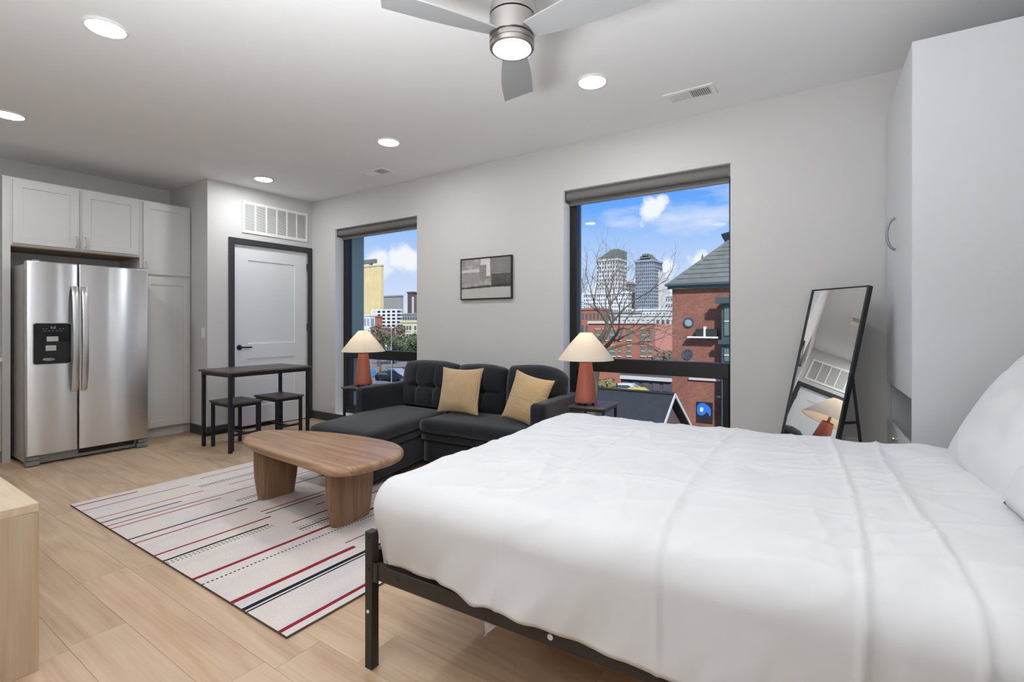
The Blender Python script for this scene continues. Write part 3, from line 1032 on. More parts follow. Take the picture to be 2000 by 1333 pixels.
STR = [('r', 12, -4.122, RY0, 1.422), ('r', 8, -3.982, RY0, 1.69), ('r', 8, -3.755, RY0, 1.687), ('n', 11, -3.655, RY0, 1.506),
       ('r', 9, -3.565, RY0, 2.0), ('r', 9, -3.50, RY0, 1.684), ('n', 12, -3.243, RY0, 2.05), ('r', 10, -3.16, RY0, 1.681),
       ('r', 12, -2.908, RY0, 1.691), ('n', 13, -2.806, RY0, 1.618), ('d', 6, -2.779, RY0, 1.625), ('d', 6, -2.758, RY0, 1.632), ('r', 18, -2.49, RY0, 2.15),
       ('d', 8, -2.406, RY0, 2.14), ('r', 20, -2.146, RY0, 1.711), ('n', 18, -2.055, RY0, 2.5), ('n', 8, -2.027, RY0, 2.5),
       ('r', 16, -1.79, RY0, 2.1), ('r', 7, -2.22, 1.708, 2.4), ('r', 10, -3.034, 1.697, 2.163), ('n', 10, -2.977, 1.70, 2.122),
       ('r', 10, -2.711, 1.708, 1.79), ('n', 10, -2.711, 1.79, 2.1), ('d', 6, -2.618, 1.677, 2.359), ('n', 9, -2.589, 1.676, 2.2),
       ('d', 6, -2.559, 1.676, 2.3), ('n', 8, -2.848, 1.966, 2.03), ('r', 8, -4.068, 1.803, 2.222), ('n', 7, -3.884, 1.709, 2.123),
       ('d', 6, -3.862, 1.707, 2.12), ('d', 6, -3.846, 1.705, 2.106), ('r', 7, -3.743, 1.854, 2.048), ('n', 7, -3.365, 1.711, 1.9), ('d', 6, -3.343, 1.709, 1.9), ('d', 5, -3.327, 1.708, 1.9),
       ('r', 7, -3.542, 2.23, 2.398), ('n', 9, -3.364, 2.113, 2.4), ('d', 6, -3.345, 2.113, 2.4), ('n', 9, -2.985, 2.4, 2.6), ('r', 9, -2.861, 2.3, E1), ('r', 10, -2.722, 2.2, 2.6),
       ('n', 9, -4.16, 2.3, E1), ('r', 8, -3.95, 2.35, E1), ('n', 7, -3.72, 2.2, 2.6), ('r', 9, -3.2, 2.3, E1), ('r', 8, -2.35, 2.3, E1), ('r', 12, -1.9, 2.2, 2.55)]
xs = {RX0, RX1}
ysr = {RY0, RY1}
STR = [(c_, w_ * 1.35, x, y0, y1) for c_, w_, x, y0, y1 in STR]
for c_, w_, x, y0, y1 in STR:
    xs |= {round(x - w_ / 2000, 4), round(x + w_ / 2000, 4)}
    ysr |= {round(y0, 4), round(y1, 4)}
k = RY0
while k < RY1:
    ysr.add(round(k, 4))
    k += .01
xs, ysr = sorted(xs), sorted(ysr)
mb = MB()
ZR = .011
VV = [[mb.bm.verts.new((x, y, ZR + .0012 * noise.noise((x * 6, y * 6, 0)))) for y in ysr] for x in xs]
for i in range(len(xs) - 1):
    xm = (xs[i] + xs[i + 1]) / 2
    hit = [s for s in STR if abs(xm - s[2]) < s[1] / 2000]
    for j in range(len(ysr) - 1):
        ym = (ysr[j] + ysr[j + 1]) / 2
        f_ = mb.bm.faces.new((VV[i][j], VV[i + 1][j], VV[i + 1][j + 1], VV[i][j + 1]))
        for s in hit:
            if s[3] <= ym <= s[4] and (s[0] != 'd' or int((ym - RY0) / .01 + .0001) % 2 == 0):
                f_.material_index = 1 if s[0] == 'r' else 2
be = [e for e in mb.bm.edges if e.is_boundary]
g_ = bmesh.ops.extrude_edge_only(mb.bm, edges=be)
for v_ in g_['geom']:
    if isinstance(v_, bmesh.types.BMVert):
        v_.co.z = .0008
        for f_ in v_.link_faces:
            f_.material_index = 3
M_rugedge = mat('rug_edge', rgb(96, 78, 66), .95)
rug = obj('rug', mb, [M_rug, M_rugred, M_rugnavy, M_rugedge])
tag(rug, 'cream flatwoven rug with thin red and navy stripes on the wood floor', 'rug')

# ------------------------------------------------------------------ coffee table
top = [(-3.30, 1.735), (-3.43, 1.80), (-3.50, 1.88), (-3.505, 1.98), (-3.43, 2.06), (-3.28, 2.13), (-3.085, 2.205), (-2.806, 2.26),
       (-2.551, 2.272), (-2.38, 2.245), (-2.25, 2.165), (-2.17, 2.045), (-2.155, 1.895), (-2.175, 1.75), (-2.225, 1.67), (-2.32, 1.642), (-2.50, 1.655), (-2.75, 1.672), (-3.04, 1.69)]


def closed_spline(P, n=5):
    out = []
    m_ = len(P)
    for i in range(m_):
        p0, p1, p2, p3 = (Vector((*P[(i + k) % m_], 0)) for k in (-1, 0, 1, 2))
        for q in range(n):
            t_ = q / n
            v_ = .5 * ((2 * p1) + (p2 - p0) * t_ + (2 * p0 - 5 * p1 + 4 * p2 - p3) * t_ ** 2 + (3 * p1 - p0 - 3 * p2 + p3) * t_ ** 3)
            out.append((v_.x, v_.y))
    return out


ct = thing('coffee_table', 'brown oak coffee table with a rounded pebble-shaped top', 'table', (-2.83, 1.95, 0))
tp_ = closed_spline(top, 6)
mb = MB()
nt_ = len(tp_)
area = sum(tp_[k][0] * tp_[(k + 1) % nt_][1] - tp_[(k + 1) % nt_][0] * tp_[k][1] for k in range(nt_))
sg_ = 1 if area > 0 else -1
inw = []
for k in range(nt_):
    dx_, dy_ = tp_[(k + 1) % nt_][0] - tp_[k - 1][0], tp_[(k + 1) % nt_][1] - tp_[k - 1][1]
    l_ = math.hypot(dx_, dy_)
    inw.append((-dy_ / l_ * sg_, dx_ / l_ * sg_))
rings = []
for q in range(11):
    a = -PI / 2 + PI * q / 10
    off, z = .026 * (1 - math.cos(a)), .394 + .026 * math.sin(a)
    rings.append([mb.bm.verts.new((x + ix * off, y + iy * off, z)) for (x, y), (ix, iy) in zip(tp_, inw)])
for a, b_ in zip(rings, rings[1:]):
    for k in range(nt_):
        mb.bm.faces.new((a[k], a[(k + 1) % nt_], b_[(k + 1) % nt_], b_[k]))
mb.bm.faces.new(rings[0][::-1])
mb.bm.faces.new(rings[-1])
obj('table_top', mb, M_oak, ct, smooth=True)
for cx, cy, rot, hw in ((-3.24, 1.925, .0, .155), (-2.46, 1.93, .07, .172)):
    mb = MB()
    rings = []
    nn = 28
    for q in range(9):
        s = q / 8
        hl = hw * (.80 + .2 * math.sin(min(1, s * 1.5) * PI / 2))
        ht = .052 * (.86 + .14 * s)
        ring = []
        for k in range(nn):
            a = 2 * PI * k / nn
            ex = lambda v_, p_: math.copysign(abs(v_) ** p_, v_)
            lx, ly = ht * ex(math.cos(a), .75), hl * ex(math.sin(a), .6)
            ring.append(mb.bm.verts.new((cx + lx * math.cos(rot) - ly * math.sin(rot), cy + lx * math.sin(rot) + ly * math.cos(rot), ZR + .001 + (.370 - ZR - .001) * s)))
        rings.append(ring)
    for a, b_ in zip(rings, rings[1:]):
        for k in range(nn):
            mb.bm.faces.new((a[k], a[(k + 1) % nn], b_[(k + 1) % nn], b_[k]))
    mb.bm.faces.new(rings[0][::-1])
    mb.bm.faces.new(rings[-1])
    obj('slab_leg', mb, M_oakv, ct, smooth=True)

# ------------------------------------------------------------------ sofa
def soft_box(mb, x0, x1, y0, y1, z0, z1, r, n=5, M=None, puff=0.0):
    """rounded upholstered block; puff crowns its top"""
    bm = bmesh.new()
    b2 = MB()
    b2.bm = bm
    b2.box(x0, x1, y0, y1, z0, z1)
    bmesh.ops.subdivide_edges(bm, edges=bm.edges[:], cuts=14, use_grid_fill=True)
    cx, cy, cz = (x0 + x1) / 2, (y0 + y1) / 2, (z0 + z1) / 2
    hx, hy, hz = (x1 - x0) / 2, (y1 - y0) / 2, (z1 - z0) / 2
    r = min(r, hx * .98, hy * .98, hz * .98)
    for v in bm.verts:
        p = v.co - Vector((cx, cy, cz))
        q = Vector((max(-hx + r, min(hx - r, p.x)), max(-hy + r, min(hy - r, p.y)), max(-hz + r, min(hz - r, p.z))))
        d = p - q
        if d.length > 1e-9:
            p = q + d.normalized() * r
        if puff:
            k = max(0, 1 - (p.x / hx) ** 2) * max(0, 1 - (p.y / hy) ** 2)
            p.z += puff * k * (1 if p.z > 0 else 0)
        v.co = p + Vector((cx, cy, cz))
        v.co += Vector((noise.noise(v.co * 5), noise.noise(v.co * 5 + Vector((9, 0, 0))), noise.noise(v.co * 5 + Vector((0, 9, 0))))) * .003
        if M:
            v.co = M @ v.co
    me = bpy.data.meshes.new('tmp')
    bm.to_mesh(me)
    bm.free()
    mb.bm.from_mesh(me)
    bpy.data.meshes.remove(me)
    return mb


sofa = thing('sectional_sofa', 'charcoal grey sectional sofa with a chaise and tufted back', 'sofa', (-2.7, 3.3, 0))
PV = Vector((-2.80, 2.93, 0))
RS = Matrix.Translation(PV) @ Matrix.Rotation(math.radians(3.2), 4, 'Z') @ Matrix.Translation(-PV)
SX0, SX1, SXC = -3.613, -1.715, -2.875
SH = Matrix(((1, -.19, 0, .19 * 2.95), (0, 1, 0, 0), (0, 0, 1, 0), (0, 0, 0, 1)))
# chaise
obj('chaise_base', soft_box(MB(), -3.53, SXC - .012, 2.335, 3.55, .055, .262, .018, M=SH), M_fabric, sofa, smooth=True, ang=180)
obj('chaise_drawer', soft_box(MB(), -3.535, SXC - .006, 2.325, 3.55, .265, .315, .014, M=SH), M_fabric, sofa, smooth=True, ang=180)
obj('chaise_seat', soft_box(MB(), -3.57, SXC, 2.30, 3.40, .318, .415, .042, puff=.010, M=SH), M_fabric, sofa, smooth=True, ang=180)
# seat with pull-out bed below
obj('seat_base', soft_box(MB(), SXC + .012, SX1 - .11, 2.975, 3.66, .055, .24, .018, M=RS), M_fabric, sofa, smooth=True, ang=180)
pd = obj('pull_out_bed', soft_box(MB(), SXC + .01, SX1 - .115, 2.95, 3.5, .243, .305, .016, M=RS), M_fabric, sofa, smooth=True, ang=180)
child_of(pd, 'pull_strap', soft_box(MB(), -2.30, -2.235, 2.93, 2.96, .225, .30, .012, M=RS), M_fabric, smooth=True, ang=180)
obj('seat_cushion', soft_box(MB(), SXC + .006, SX1 - .122, 2.915, 3.48, .308, .418, .04, M=RS, puff=.014), M_fabric, sofa, smooth=True, ang=180)
obj('arm', soft_box(MB(), SX0, SX0 + .115, 2.88, 3.70, .06, .63, .03), M_fabric, sofa, smooth=True, ang=180)
obj('arm', soft_box(MB(), SX1 - .115, SX1 + .005, 2.90, 3.66, .06, .63, .03, M=RS), M_fabric, sofa, smooth=True, ang=180)
obj('back_frame', soft_box(MB(), SX0 + .117, SX1 - .18, 3.60, 3.74, .06, .72, .03), M_fabric, sofa, smooth=True, ang=180)
for x, y in ((-3.33, 2.40), (-2.86, 2.42), (-1.9, 3.05), (-3.5, 3.6), (-1.9, 3.6)):
    obj('foot', MB().lathe([(.02, .013 if y < 2.7 else 0), (.024, .055)], 16, (x, y, 0)), M_blackmetal, sofa, smooth=True)


def tufted(x0, x1, z0, z1, yf, yb, lean, crown, M=None, droop=.02):
    """back cushion: quilted front with seams meeting at sunk buttons"""
    mb = MB()
    nu, nv = 44, 36
    w, h = x1 - x0, z1 - z0

    def front(u, v):
        X, Z = u * 2 - 1, v * 2 - 1
        ed = (1 - abs(X) ** 5) * (1 - abs(Z) ** 5)
        fat = max(0, ed) ** .42
        dent = 0
        for bx in (-.36, .28):
            dent += .016 * math.exp(-((X - bx) / .045) ** 2) * (1 if Z < 1.2 else 0) * math.exp(-(max(0, abs(Z + .03) - .5) / .28) ** 2)
            dent += .034 * math.exp(-(((X - bx) / .11) ** 2 + ((Z + .03) / .12) ** 2))
        dent += .014 * math.exp(-((Z + .03) / .05) ** 2)
        y = yf + (1 - fat) * (yb - yf) * .5 + dent * fat + .006 * noise.noise((x0 + u * 3, v * 3, 1))
        zz = z0 + v * h + crown * (1 - X * X) * v ** 3 - droop * max(0, X) ** 3 * v ** 3 + .004 * noise.noise((u * 4 + x0, v * 2, 5))
        xx = x0 + u * w - .012 * math.copysign(abs(X) ** 8, X) * (abs(Z) ** 4)
        return Vector((xx, y + lean * v, zz))

    def back(u, v):
        p = front(u, v)
        X, Z = u * 2 - 1, v * 2 - 1
        fat = max(0, (1 - abs(X) ** 5) * (1 - abs(Z) ** 5)) ** .42
        return Vector((p.x, yb - (1 - fat) * (yb - yf) * .5 + lean * v, p.z))
    A = mb.grid(front, nu, nv)
    B = mb.grid(back, nu, nv)
    bmesh.ops.remove_doubles(mb.bm, verts=mb.bm.verts[:], dist=.0004)
    if M:
        mb.bm.transform(M)
    return mb


for n_, (x0, x1, z1, m_) in enumerate(((-3.565, -2.872, .826, None), (-2.857, -2.345, .818, RS), (-2.33, -1.785, .832, RS))):
    obj('back_cushion', tufted(x0, x1, .41, z1, 3.325, 3.56, .05, .02, m_, .07 if n_ == 2 else .02), M_fabric, sofa, smooth=True, ang=180)


def pillow_mesh(w, h, t, corner=.06, n=30, seed=0, wr=.006, power=.55):
    """stuffed square: pinched corners, thick middle; lies in its own x-z plane"""
    mb = MB()

    def side(sg):
        def fn(u, v):
            X, Z = u * 2 - 1, v * 2 - 1
            ed = max(0, (1 - X * X) * (1 - Z * Z))
            # edges bow inward between corners
            px = X * (w / 2) * (1 - corner * (1 - Z * Z) ** 1.0 * abs(X) ** 2)
            pz = Z * (h / 2) * (1 - corner * (1 - X * X) ** 1.0 * abs(Z) ** 2)
            y = sg * t / 2 * ed ** power
            y += wr * noise.noise((X * 2.4 + seed, Z * 2.4, sg)) * min(1, ed * 5)
            return Vector((px, y, pz))
        return fn
    mb.grid(side(-1), n, n)
    mb.grid(side(1), n, n)
    bmesh.ops.remove_doubles(mb.bm, verts=mb.bm.verts[:], dist=.0004)
    return mb


def frame_M(o, xdir, zdir):
    x = Vector(xdir).normalized()
    z = Vector(zdir)
    z = (z - x * z.dot(x)).normalized()
    y = z.cross(x)
    return Matrix(((x.x, y.x, z.x, o[0]), (x.y, y.y, z.y, o[1]), (x.z, y.z, z.z, o[2]), (0, 0, 0, 1)))


def cushion(name, lab_, cat, w, h, t_, o, xdir, zdir, m, group, seed, corner=.06, power=.55, wr=.006):
    p = obj(name, pillow_mesh(w, h, t_, corner, seed=seed, power=power, wr=wr), m, smooth=True, ang=180)
    p.matrix_basis = frame_M(o, xdir, zdir)
    return tag(p, lab_, cat, group)


cushion('throw_pillow', 'tan corduroy pillow standing upright at the middle of the sofa', 'pillow', .44, .40, .13,
        (-2.66, 3.20, .632), (1, .03, .02), (.13, .24, 1), M_cord, 'tan corduroy pillows', 1, .11)
M_cord2 = corduroy('tan_corduroy_across', 'Z')
cushion('throw_pillow', 'tan corduroy pillow tilted against the right arm of the sofa', 'pillow', .365, .395, .13,
        (-1.985, 3.19, .618), (1, -.05, -.19), (.33, .30, 1), M_cord2, 'tan corduroy pillows', 4, .11)

# ------------------------------------------------------------------ side tables and lamps
def side_table(loc, rz, lab_):
    s = thing('side_table', lab_, 'side table', loc, rz, 'side tables beside the sofa')
    w_, d_, h_ = .285, .335, .60
    obj('table_top', MB().box(0, w_, 0, d_, h_ - .014, h_, .002, 1), M_wood_dark, s, world=False)
    lg = .02
    for x in (.012, w_ - .012 - lg):
        for y in (.012, d_ - .012 - lg):
            obj('leg', MB().box(x, x + lg, y, y + lg, 0, h_ - .014, .002, 1), M_blackmetal, s, world=False)
    for y in (.012, d_ - .032):
        obj('rail', MB().box(.032, w_ - .032, y, y + lg, h_ - .034, h_ - .0142), M_blackmetal, s, world=False)
    for x in (.012, w_ - .032):
        obj('rail', MB().box(x, x + lg, .032, d_ - .032, h_ - .034, h_ - .0142), M_blackmetal, s, world=False)
    obj('lower_shelf', MB().box(.014, w_ - .014, .034, d_ - .034, .16, .174, .002, 1), M_wood_dark, s, world=False)
    return s


stL = side_table((-3.90, 2.95, 0), math.radians(14), 'dark side table left of the sofa under a lit lamp')
dup(stL, (-1.648, 3.20, 0), math.radians(5), 'dark side table right of the sofa behind the bed')


def table_lamp(loc, lab_):
    l = thing('table_lamp', lab_, 'lamp', loc, 0, 'terracotta table lamps')
    obj('base', MB().lathe([(.0, .018), (.07, .018), (.083, .022), (.085, .032), (.08, .06), (.048, .318), (.046, .324), (.03, .328), (0, .328)], 40), M_lampbase, l, world=False, smooth=True)
    for k in range(3):
        a = 2 * PI * k / 3 + .5
        obj('foot', MB().lathe([(.009, 0), (.012, .019)], 12, (.06 * math.cos(a), .06 * math.sin(a), 0)), M_blackmetal, l, world=False, smooth=True)
    obj('neck', MB().lathe([(.045, .3285), (.045, .334), (.012, .338), (.01, .40), (.016, .402), (.016, .44), (0, .441)], 24), M_brass, l, world=False, smooth=True)
    # shade: open cone, wall 2 mm
    nn = 48
    sh = obj('lamp_shade', MB().lathe([(.21, .345), (.207, .352), (.125, .462), (.046, .553), (.0445, .5525), (.1235, .4615), (.2055, .351), (.209, .345), (.21, .345)], nn, cap=False), M_shade, l, world=False, smooth=True, ang=60)
    obj('bulb', MB().lathe([(0, .442), (.012, .443), (.016, .455), (.027, .475), (.03, .495), (.022, .517), (0, .525)], 20), M_bulb, l, world=False, smooth=True)
    return l


M_bulb = emis('lamp_bulb', (1, .84, .62, 1), TABLE_LAMP * 26)
l1 = table_lamp((-3.80, 3.13, .60), 'lit terracotta table lamp left of the sofa')
l1.scale = (.975, .975, .957)
l2 = dup(l1, (-1.556, 3.315, .60), .4, 'lit terracotta table lamp right of the sofa')
for l_ in (l1, l2):
    sm = MB().bar((-.045, -.0105, .5525), (-.2075, -.0405, .3495), .006, .003, up=(-.7, 0, .7))
    o = obj('shade_seam', sm, M_shade, l_, world=False)
l1.children[-1].matrix_basis = Matrix.Rotation(2.35, 4, 'Z')

# ------------------------------------------------------------------ picture
pic = thing('framed_picture', 'black framed abstract grey painting on the wall above the sofa', 'picture', (-2.818, WY, 1.63))
px0, px1, pz0, pz1 = -3.123, -2.513, 1.430, 1.834
for a in ((px0, px1, pz0, pz0 + .012), (px0, px1, pz1 - .012, pz1)):
    obj('frame_bar', MB().box(a[0], a[1], WY - .028, WY - .002, a[2], a[3], .002, 1), M_blackmetal, pic)
for a in ((px0, px0 + .012), (px1 - .012, px1)):
    obj('frame_bar', MB().box(a[0], a[1], WY - .028, WY - .002, pz0 + .012, pz1 - .012, .002, 1), M_blackmetal, pic)
# canvas: flat painted patches
cm = bpy.data.materials.new('abstract_canvas')
cm.use_nodes = True
t_ = cm.node_tree
b_ = t_.nodes['Principled BSDF']
b_.inputs['Roughness'].default_value = .7
c_ = N(t_, 'ShaderNodeTexCoord')
nz = N(t_, 'ShaderNodeTexNoise', inp={'Scale': 14.0, 'Detail': 6.0, 'Roughness': .7})
t_.links.new(c_.outputs['Generated'], nz.inputs['Vector'])
sb = N(t_, 'ShaderNodeVectorMath', operation='SUBTRACT', inp={1: (.5, .5, .5)})
t_.links.new(nz.outputs['Color'], sb.inputs[0])
sc_ = N(t_, 'ShaderNodeVectorMath', operation='SCALE', inp={3: .05})
t_.links.new(sb.outputs[0], sc_.inputs[0])
ad_ = N(t_, 'ShaderNodeVectorMath', operation='ADD')
t_.links.new(c_.outputs['Generated'], ad_.inputs[0])
t_.links.new(sc_.outputs[0], ad_.inputs[1])
sp_ = N(t_, 'ShaderNodeSeparateXYZ')
t_.links.new(ad_.outputs[0], sp_.inputs[0])


def mth(op, a, b=None):
    n = N(t_, 'ShaderNodeMath', operation=op)
    for k, v in enumerate((a, b)):
        if v is None:
            continue
        if isinstance(v, (int, float)):
            n.inputs[k].default_value = v
        else:
            t_.links.new(v, n.inputs[k])
    return n.outputs[0]


U_, Z_ = sp_.outputs[0], sp_.outputs[2]
cur = None
base_r = ramp(t_, [(.3, rgb(120, 117, 114)), (.55, rgb(158, 155, 152)), (.75, rgb(198, 195, 190))])
n8 = N(t_, 'ShaderNodeTexNoise', inp={'Scale': 7.0, 'Detail': 5.0})
t_.links.new(c_.outputs['Generated'], n8.inputs['Vector'])
t_.links.new(n8.outputs[0], base_r.inputs[0])
cur = base_r.outputs[0]
for (u0, u1, z0, z1, sl, colr) in ((0, .4, .66, .74, .0, rgb(205, 200, 196)), (0.02, .38, .36, .63, .0, rgb(150, 146, 142)),
                                   (.38, .62, .48, .98, .0, rgb(136, 128, 122)), (.40, .60, .84, 1.0, .0, rgb(214, 209, 205)), (.52, .60, .55, .9, .0, rgb(220, 216, 212)),
                                   (.60, 1.0, .62, 1.0, 0, rgb(124, 120, 120)), (.62, 1.0, .27, .60, 0, rgb(58, 54, 55)),
                                   (0, 1, .235, .285, .06, rgb(46, 42, 43)), (0, 1, 0, .245, .02, rgb(186, 183, 178))):
    zz = mth('SUBTRACT', Z_, mth('MULTIPLY', U_, sl)) if sl else Z_
    k_ = mth('MULTIPLY', mth('MULTIPLY', mth('GREATER_THAN', U_, u0 - .001 if u0 else -1), mth('LESS_THAN', U_, u1 if u1 < 1 else 2)),
             mth('MULTIPLY', mth('GREATER_THAN', zz, z0 if z0 else -1), mth('LESS_THAN', zz, z1 if z1 < 1 else 2)))
    mx_ = N(t_, 'ShaderNodeMix', data_type='RGBA')
    fac = mth('MULTIPLY', k_, .88)
    t_.links.new(fac, mx_.inputs[0])
    t_.links.new(cur, mx_.inputs[6])
    mx_.inputs[7].default_value = colr
    cur = mx_.outputs[2]
t_.links.new(cur, b_.inputs['Base Color'])
obj('canvas', MB().box(px0 + .012, px1 - .012, WY - .022, WY - .004, pz0 + .012, pz1 - .012), cm, pic)

# ------------------------------------------------------------------ wardrobe
WR = math.radians(2.2)
wd = thing('wardrobe', 'tall pale grey wardrobe cabinet with an open niche at the right', 'wardrobe', (.262, 2.915, 0), -0.0)
# plan: door face from (.240, 3.775) to (.278, 2.912); side panel runs to the head wall
dx = Vector((.278 - .240, 2.912 - 3.775, 0)).normalized()


def wface(s, off=0.0):
    """point on the door face, s metres from the window wall; off pushes into the cabinet"""
    n_ = Vector((-dx.y, dx.x, 0))
    return Vector((.240, 3.775, 0)) + dx * s + n_ * off


WL = (Vector((.278, 2.912, 0)) - Vector((.240, 3.775, 0))).length


def wbox(s0, s1, o0, o1, z0, z1, bev=0.0):
    p = wface(0)
    n_ = Vector((-dx.y, dx.x, 0))
    R = Matrix(((dx.x, n_.x, 0, p.x), (dx.y, n_.y, 0, p.y), (0, 0, 1, 0), (0, 0, 0, 1)))
    return MB().box(s0, s1, o0, o1, z0, z1, bev, 1, R)


WT = 2.498
obj('side_panel', wbox(WL - .018, WL, .0, .57, 0, WT, .001), M_ward, wd)
obj('side_panel', wbox(.0, .018, .02, .56, 0, WT), M_ward, wd)
obj('top_panel', wbox(.0185, WL - .0185, .02, .56, WT - .02, WT), M_ward, wd)
obj('back_panel', wbox(.0185, WL - .0185, .545, .56, .0, WT - .021), M_ward, wd)
dd = obj('wardrobe_door', wbox(.0, WL - .019, -.0, .018, .845, WT - .004, .001), M_ward, wd)
hp = []
for q in range(13):
    a = PI * q / 12
    s_ = WL * .45 + .0
    hp.append(wface(s_ + .02 * 0, -.004 - .038 * math.sin(a)) + Vector((0, 0, 1.705 + .085 * math.cos(a) - .02)))
child_of(dd, 'bow_handle', MB().tube(hp, .0065, 10), M_steeldark, smooth=True)
obj('niche_top', wbox(.0185, WL - .0185, .02, .544, .85, .868), M_ward, wd)
obj('niche_shelf', wbox(.0185, WL - .0185, .03, .544, .54, .558), M_ward, wd)
dw = obj('drawer', wbox(.012, WL - .02, -.0, .018, .18, .62, .001), M_ward, wd)
kn = wface(WL * .5, -.012)
child_of(dw, 'drawer_knob', MB().lathe([(0, -.012), (.012, -.011), (.013, -.004), (.006, 0), (.006, .012)], 16, M=Matrix.Translation((kn.x, kn.y, .575)) @ Matrix.Rotation(PI / 2, 4, 'Y')), M_nickel, smooth=True)
obj('plinth', wbox(.0185, WL - .0185, .03, .5, 0, .17), M_ward, wd)

# ------------------------------------------------------------------ standing mirror
nv_ = Vector((-.668, -.702, .248)).normalized()
nh = Vector((nv_.x, nv_.y, 0)).normalized()
rt = Vector((-nh.y, nh.x, 0))                     # along the mirror's width
if rt.dot(Vector((.289, -.276, 0))) < 0:
    rt = -rt
T1 = Vector((-.149, 3.718, 1.412))
dn = (nh * nv_.z - Vector((0, 0, 1)) * math.hypot(nv_.x, nv_.y)).normalized()
Lm = 1.412 / -dn.z
MW = .40
up_ = -dn
o_ = T1 + dn * Lm
mir = thing('standing_mirror', 'tall black framed mirror leaning on a black easel stand', 'mirror', (o_.x + rt.x * MW / 2, o_.y + rt.y * MW / 2, 0))
RM = Matrix(((rt.x, nv_.x, up_.x, o_.x), (rt.y, nv_.y, up_.y, o_.y), (rt.z, nv_.z, up_.z, o_.z + .003), (0, 0, 0, 1)))
FW = .012
obj('frame_bar', MB().box(0, FW, -.028, .002, 0, Lm, .001, 1, RM), M_blackmetal, mir)
obj('frame_bar', MB().box(MW - FW, MW, -.028, .002, 0, Lm, .001, 1, RM), M_blackmetal, mir)
obj('frame_bar', MB().box(FW, MW - FW, -.028, .002, Lm - FW * .6, Lm, .001, 1, RM), M_blackmetal, mir)
obj('frame_bar', MB().box(FW, MW - FW, -.028, .002, 0, FW, .001, 1, RM), M_blackmetal, mir)
obj('mirror_glass', MB().box(FW, MW - FW, -.008, -.004, FW, Lm - FW * .6, 0, 1, RM), M_mirror, mir)
obj('backing', MB().box(FW, MW - FW, -.016, -.0085, FW, Lm - FW * .6, 0, 1, RM), M_blackmetal, mir)
hz = .93
for sx in (.02, MW - .02):
    top_ = RM @ Vector((sx, -.036, hz))
    foot = Vector((top_.x, top_.y, 0)) - nh * .13
    foot.z = .008
    lg_ = obj('stand_leg', MB().bar(top_, foot, .016, .016), M_blackmetal, mir)
fa = (RM @ Vector((.02, -.036, hz))) - nh * .13
fb = (RM @ Vector((MW - .02, -.036, hz))) - nh * .13
obj('stand_bar', MB().bar((fa.x, fa.y, .012), (fb.x, fb.y, .012), .016, .016), M_blackmetal, mir)
k1 = RM @ Vector((MW - .02, -.03, .66))
tq = (hz - .66) / hz
tp_ = RM @ Vector((MW - .02, -.036, hz))
k2 = tp_.lerp(fb * 1.0, 0)
fo = Vector((tp_.x, tp_.y, 0)) - nh * .13
sfrac = (tp_.z - k1.z) / tp_.z
k2 = tp_.lerp(fo, sfrac)
obj('stay', MB().bar(k1, k2, .008, .014), M_blackmetal, mir)

# ------------------------------------------------------------------ bed
BR = math.radians(2.4)
BO = (-1.357, 1.158, 0)
BL, BWd = 2.06, 1.53
bf = thing('bed', 'dark metal platform bed frame with square posts under white bedding', 'bed', BO, BR)
PZ = .474
for x, y in ((0, 0), (0, BWd), (BL, 0), (BL, BWd)):
    lg_ = obj('leg', MB().box(x - .017, x + .017, y - .02, y + .014, 0, PZ if x < 1 else .95, .002, 1), M_bedmetal, bf, world=False)
    if x < 1 and y == 0:
        Mn = Matrix.Rotation(PI / 2, 4, 'X')
        for z, m_, rad in ((.455, M_blackmetal, .006), (.345, M_blackmetal, .007), (.2, M_plastic, .0055)):
            b_ = obj('bolt', MB().lathe([(0, 0), (rad, 0), (rad, .003), (0, .004)], 12, M=Matrix.Translation((.0, -.02, z)) @ Mn), m_, lg_, world=False, label='white plug' if m_ is M_plastic else None)
for y in (0, BWd):
    rl = obj('side_rail', MB().box(.018, BL - .018, y - .012, y + .012, .312, .366, .002, 1), M_bedmetal, bf, world=False)
    if y == 0:
        for x, m_, rad in ((.13, M_blackmetal, .007), (.70, M_plastic, .0085)):
            obj('bolt', MB().lathe([(0, 0), (rad, 0), (rad, .003), (0, .004)], 14, M=Matrix.Translation((x, -.012, .34)) @ Matrix.Rotation(PI / 2, 4, 'X')), m_, rl, world=False, label='white plug' if m_ is M_plastic else None)
obj('corner_plate', MB().box(.0175, .04, -.016, -.0122, .305, .372, .001, 1), M_bedmetal, bf, world=False)
for z in (.312, .35):
    obj('foot_rail', MB().box(-.012, .012, .021, BWd - .021, z, z + .05, .002, 1), M_bedmetal, bf, world=False)
obj('head_rail', MB().box(BL - .012, BL + .012, .021, BWd - .021, .9, .94, .002, 1), M_bedmetal, bf, world=False)
obj('head_rail', MB().box(BL - .012, BL + .012, .021, BWd - .021, .4, .44, .002, 1), M_bedmetal, bf, world=False)
for k in range(12):
    x = .08 + k * .165
    obj('slat', MB().box(x, x + .07, .013, BWd - .013, .346, .362, .002, 1), M_slatwood, bf, world=False)
MB_BED = bf.matrix_basis.copy()
MTZ = .612
ma = obj('mattress', soft_box(MB(), .045, BL - .04, .035, BWd - .03, .3625, MTZ - .01, .05), M_sheet, smooth=True, ang=180)
ma.matrix_basis = MB_BED.copy()
tag(ma, 'white mattress on the bed frame under the comforter', 'mattress')

# comforter: draped sheet of cloth with rounded edges, folds and pressed creases
cx0, cx1, cy0, cy1 = .085, BL - .24, .062, BWd - .06       # footprint of its top
RR = .10


def fold(d, w):
    return math.exp(-(d / w) ** 2)


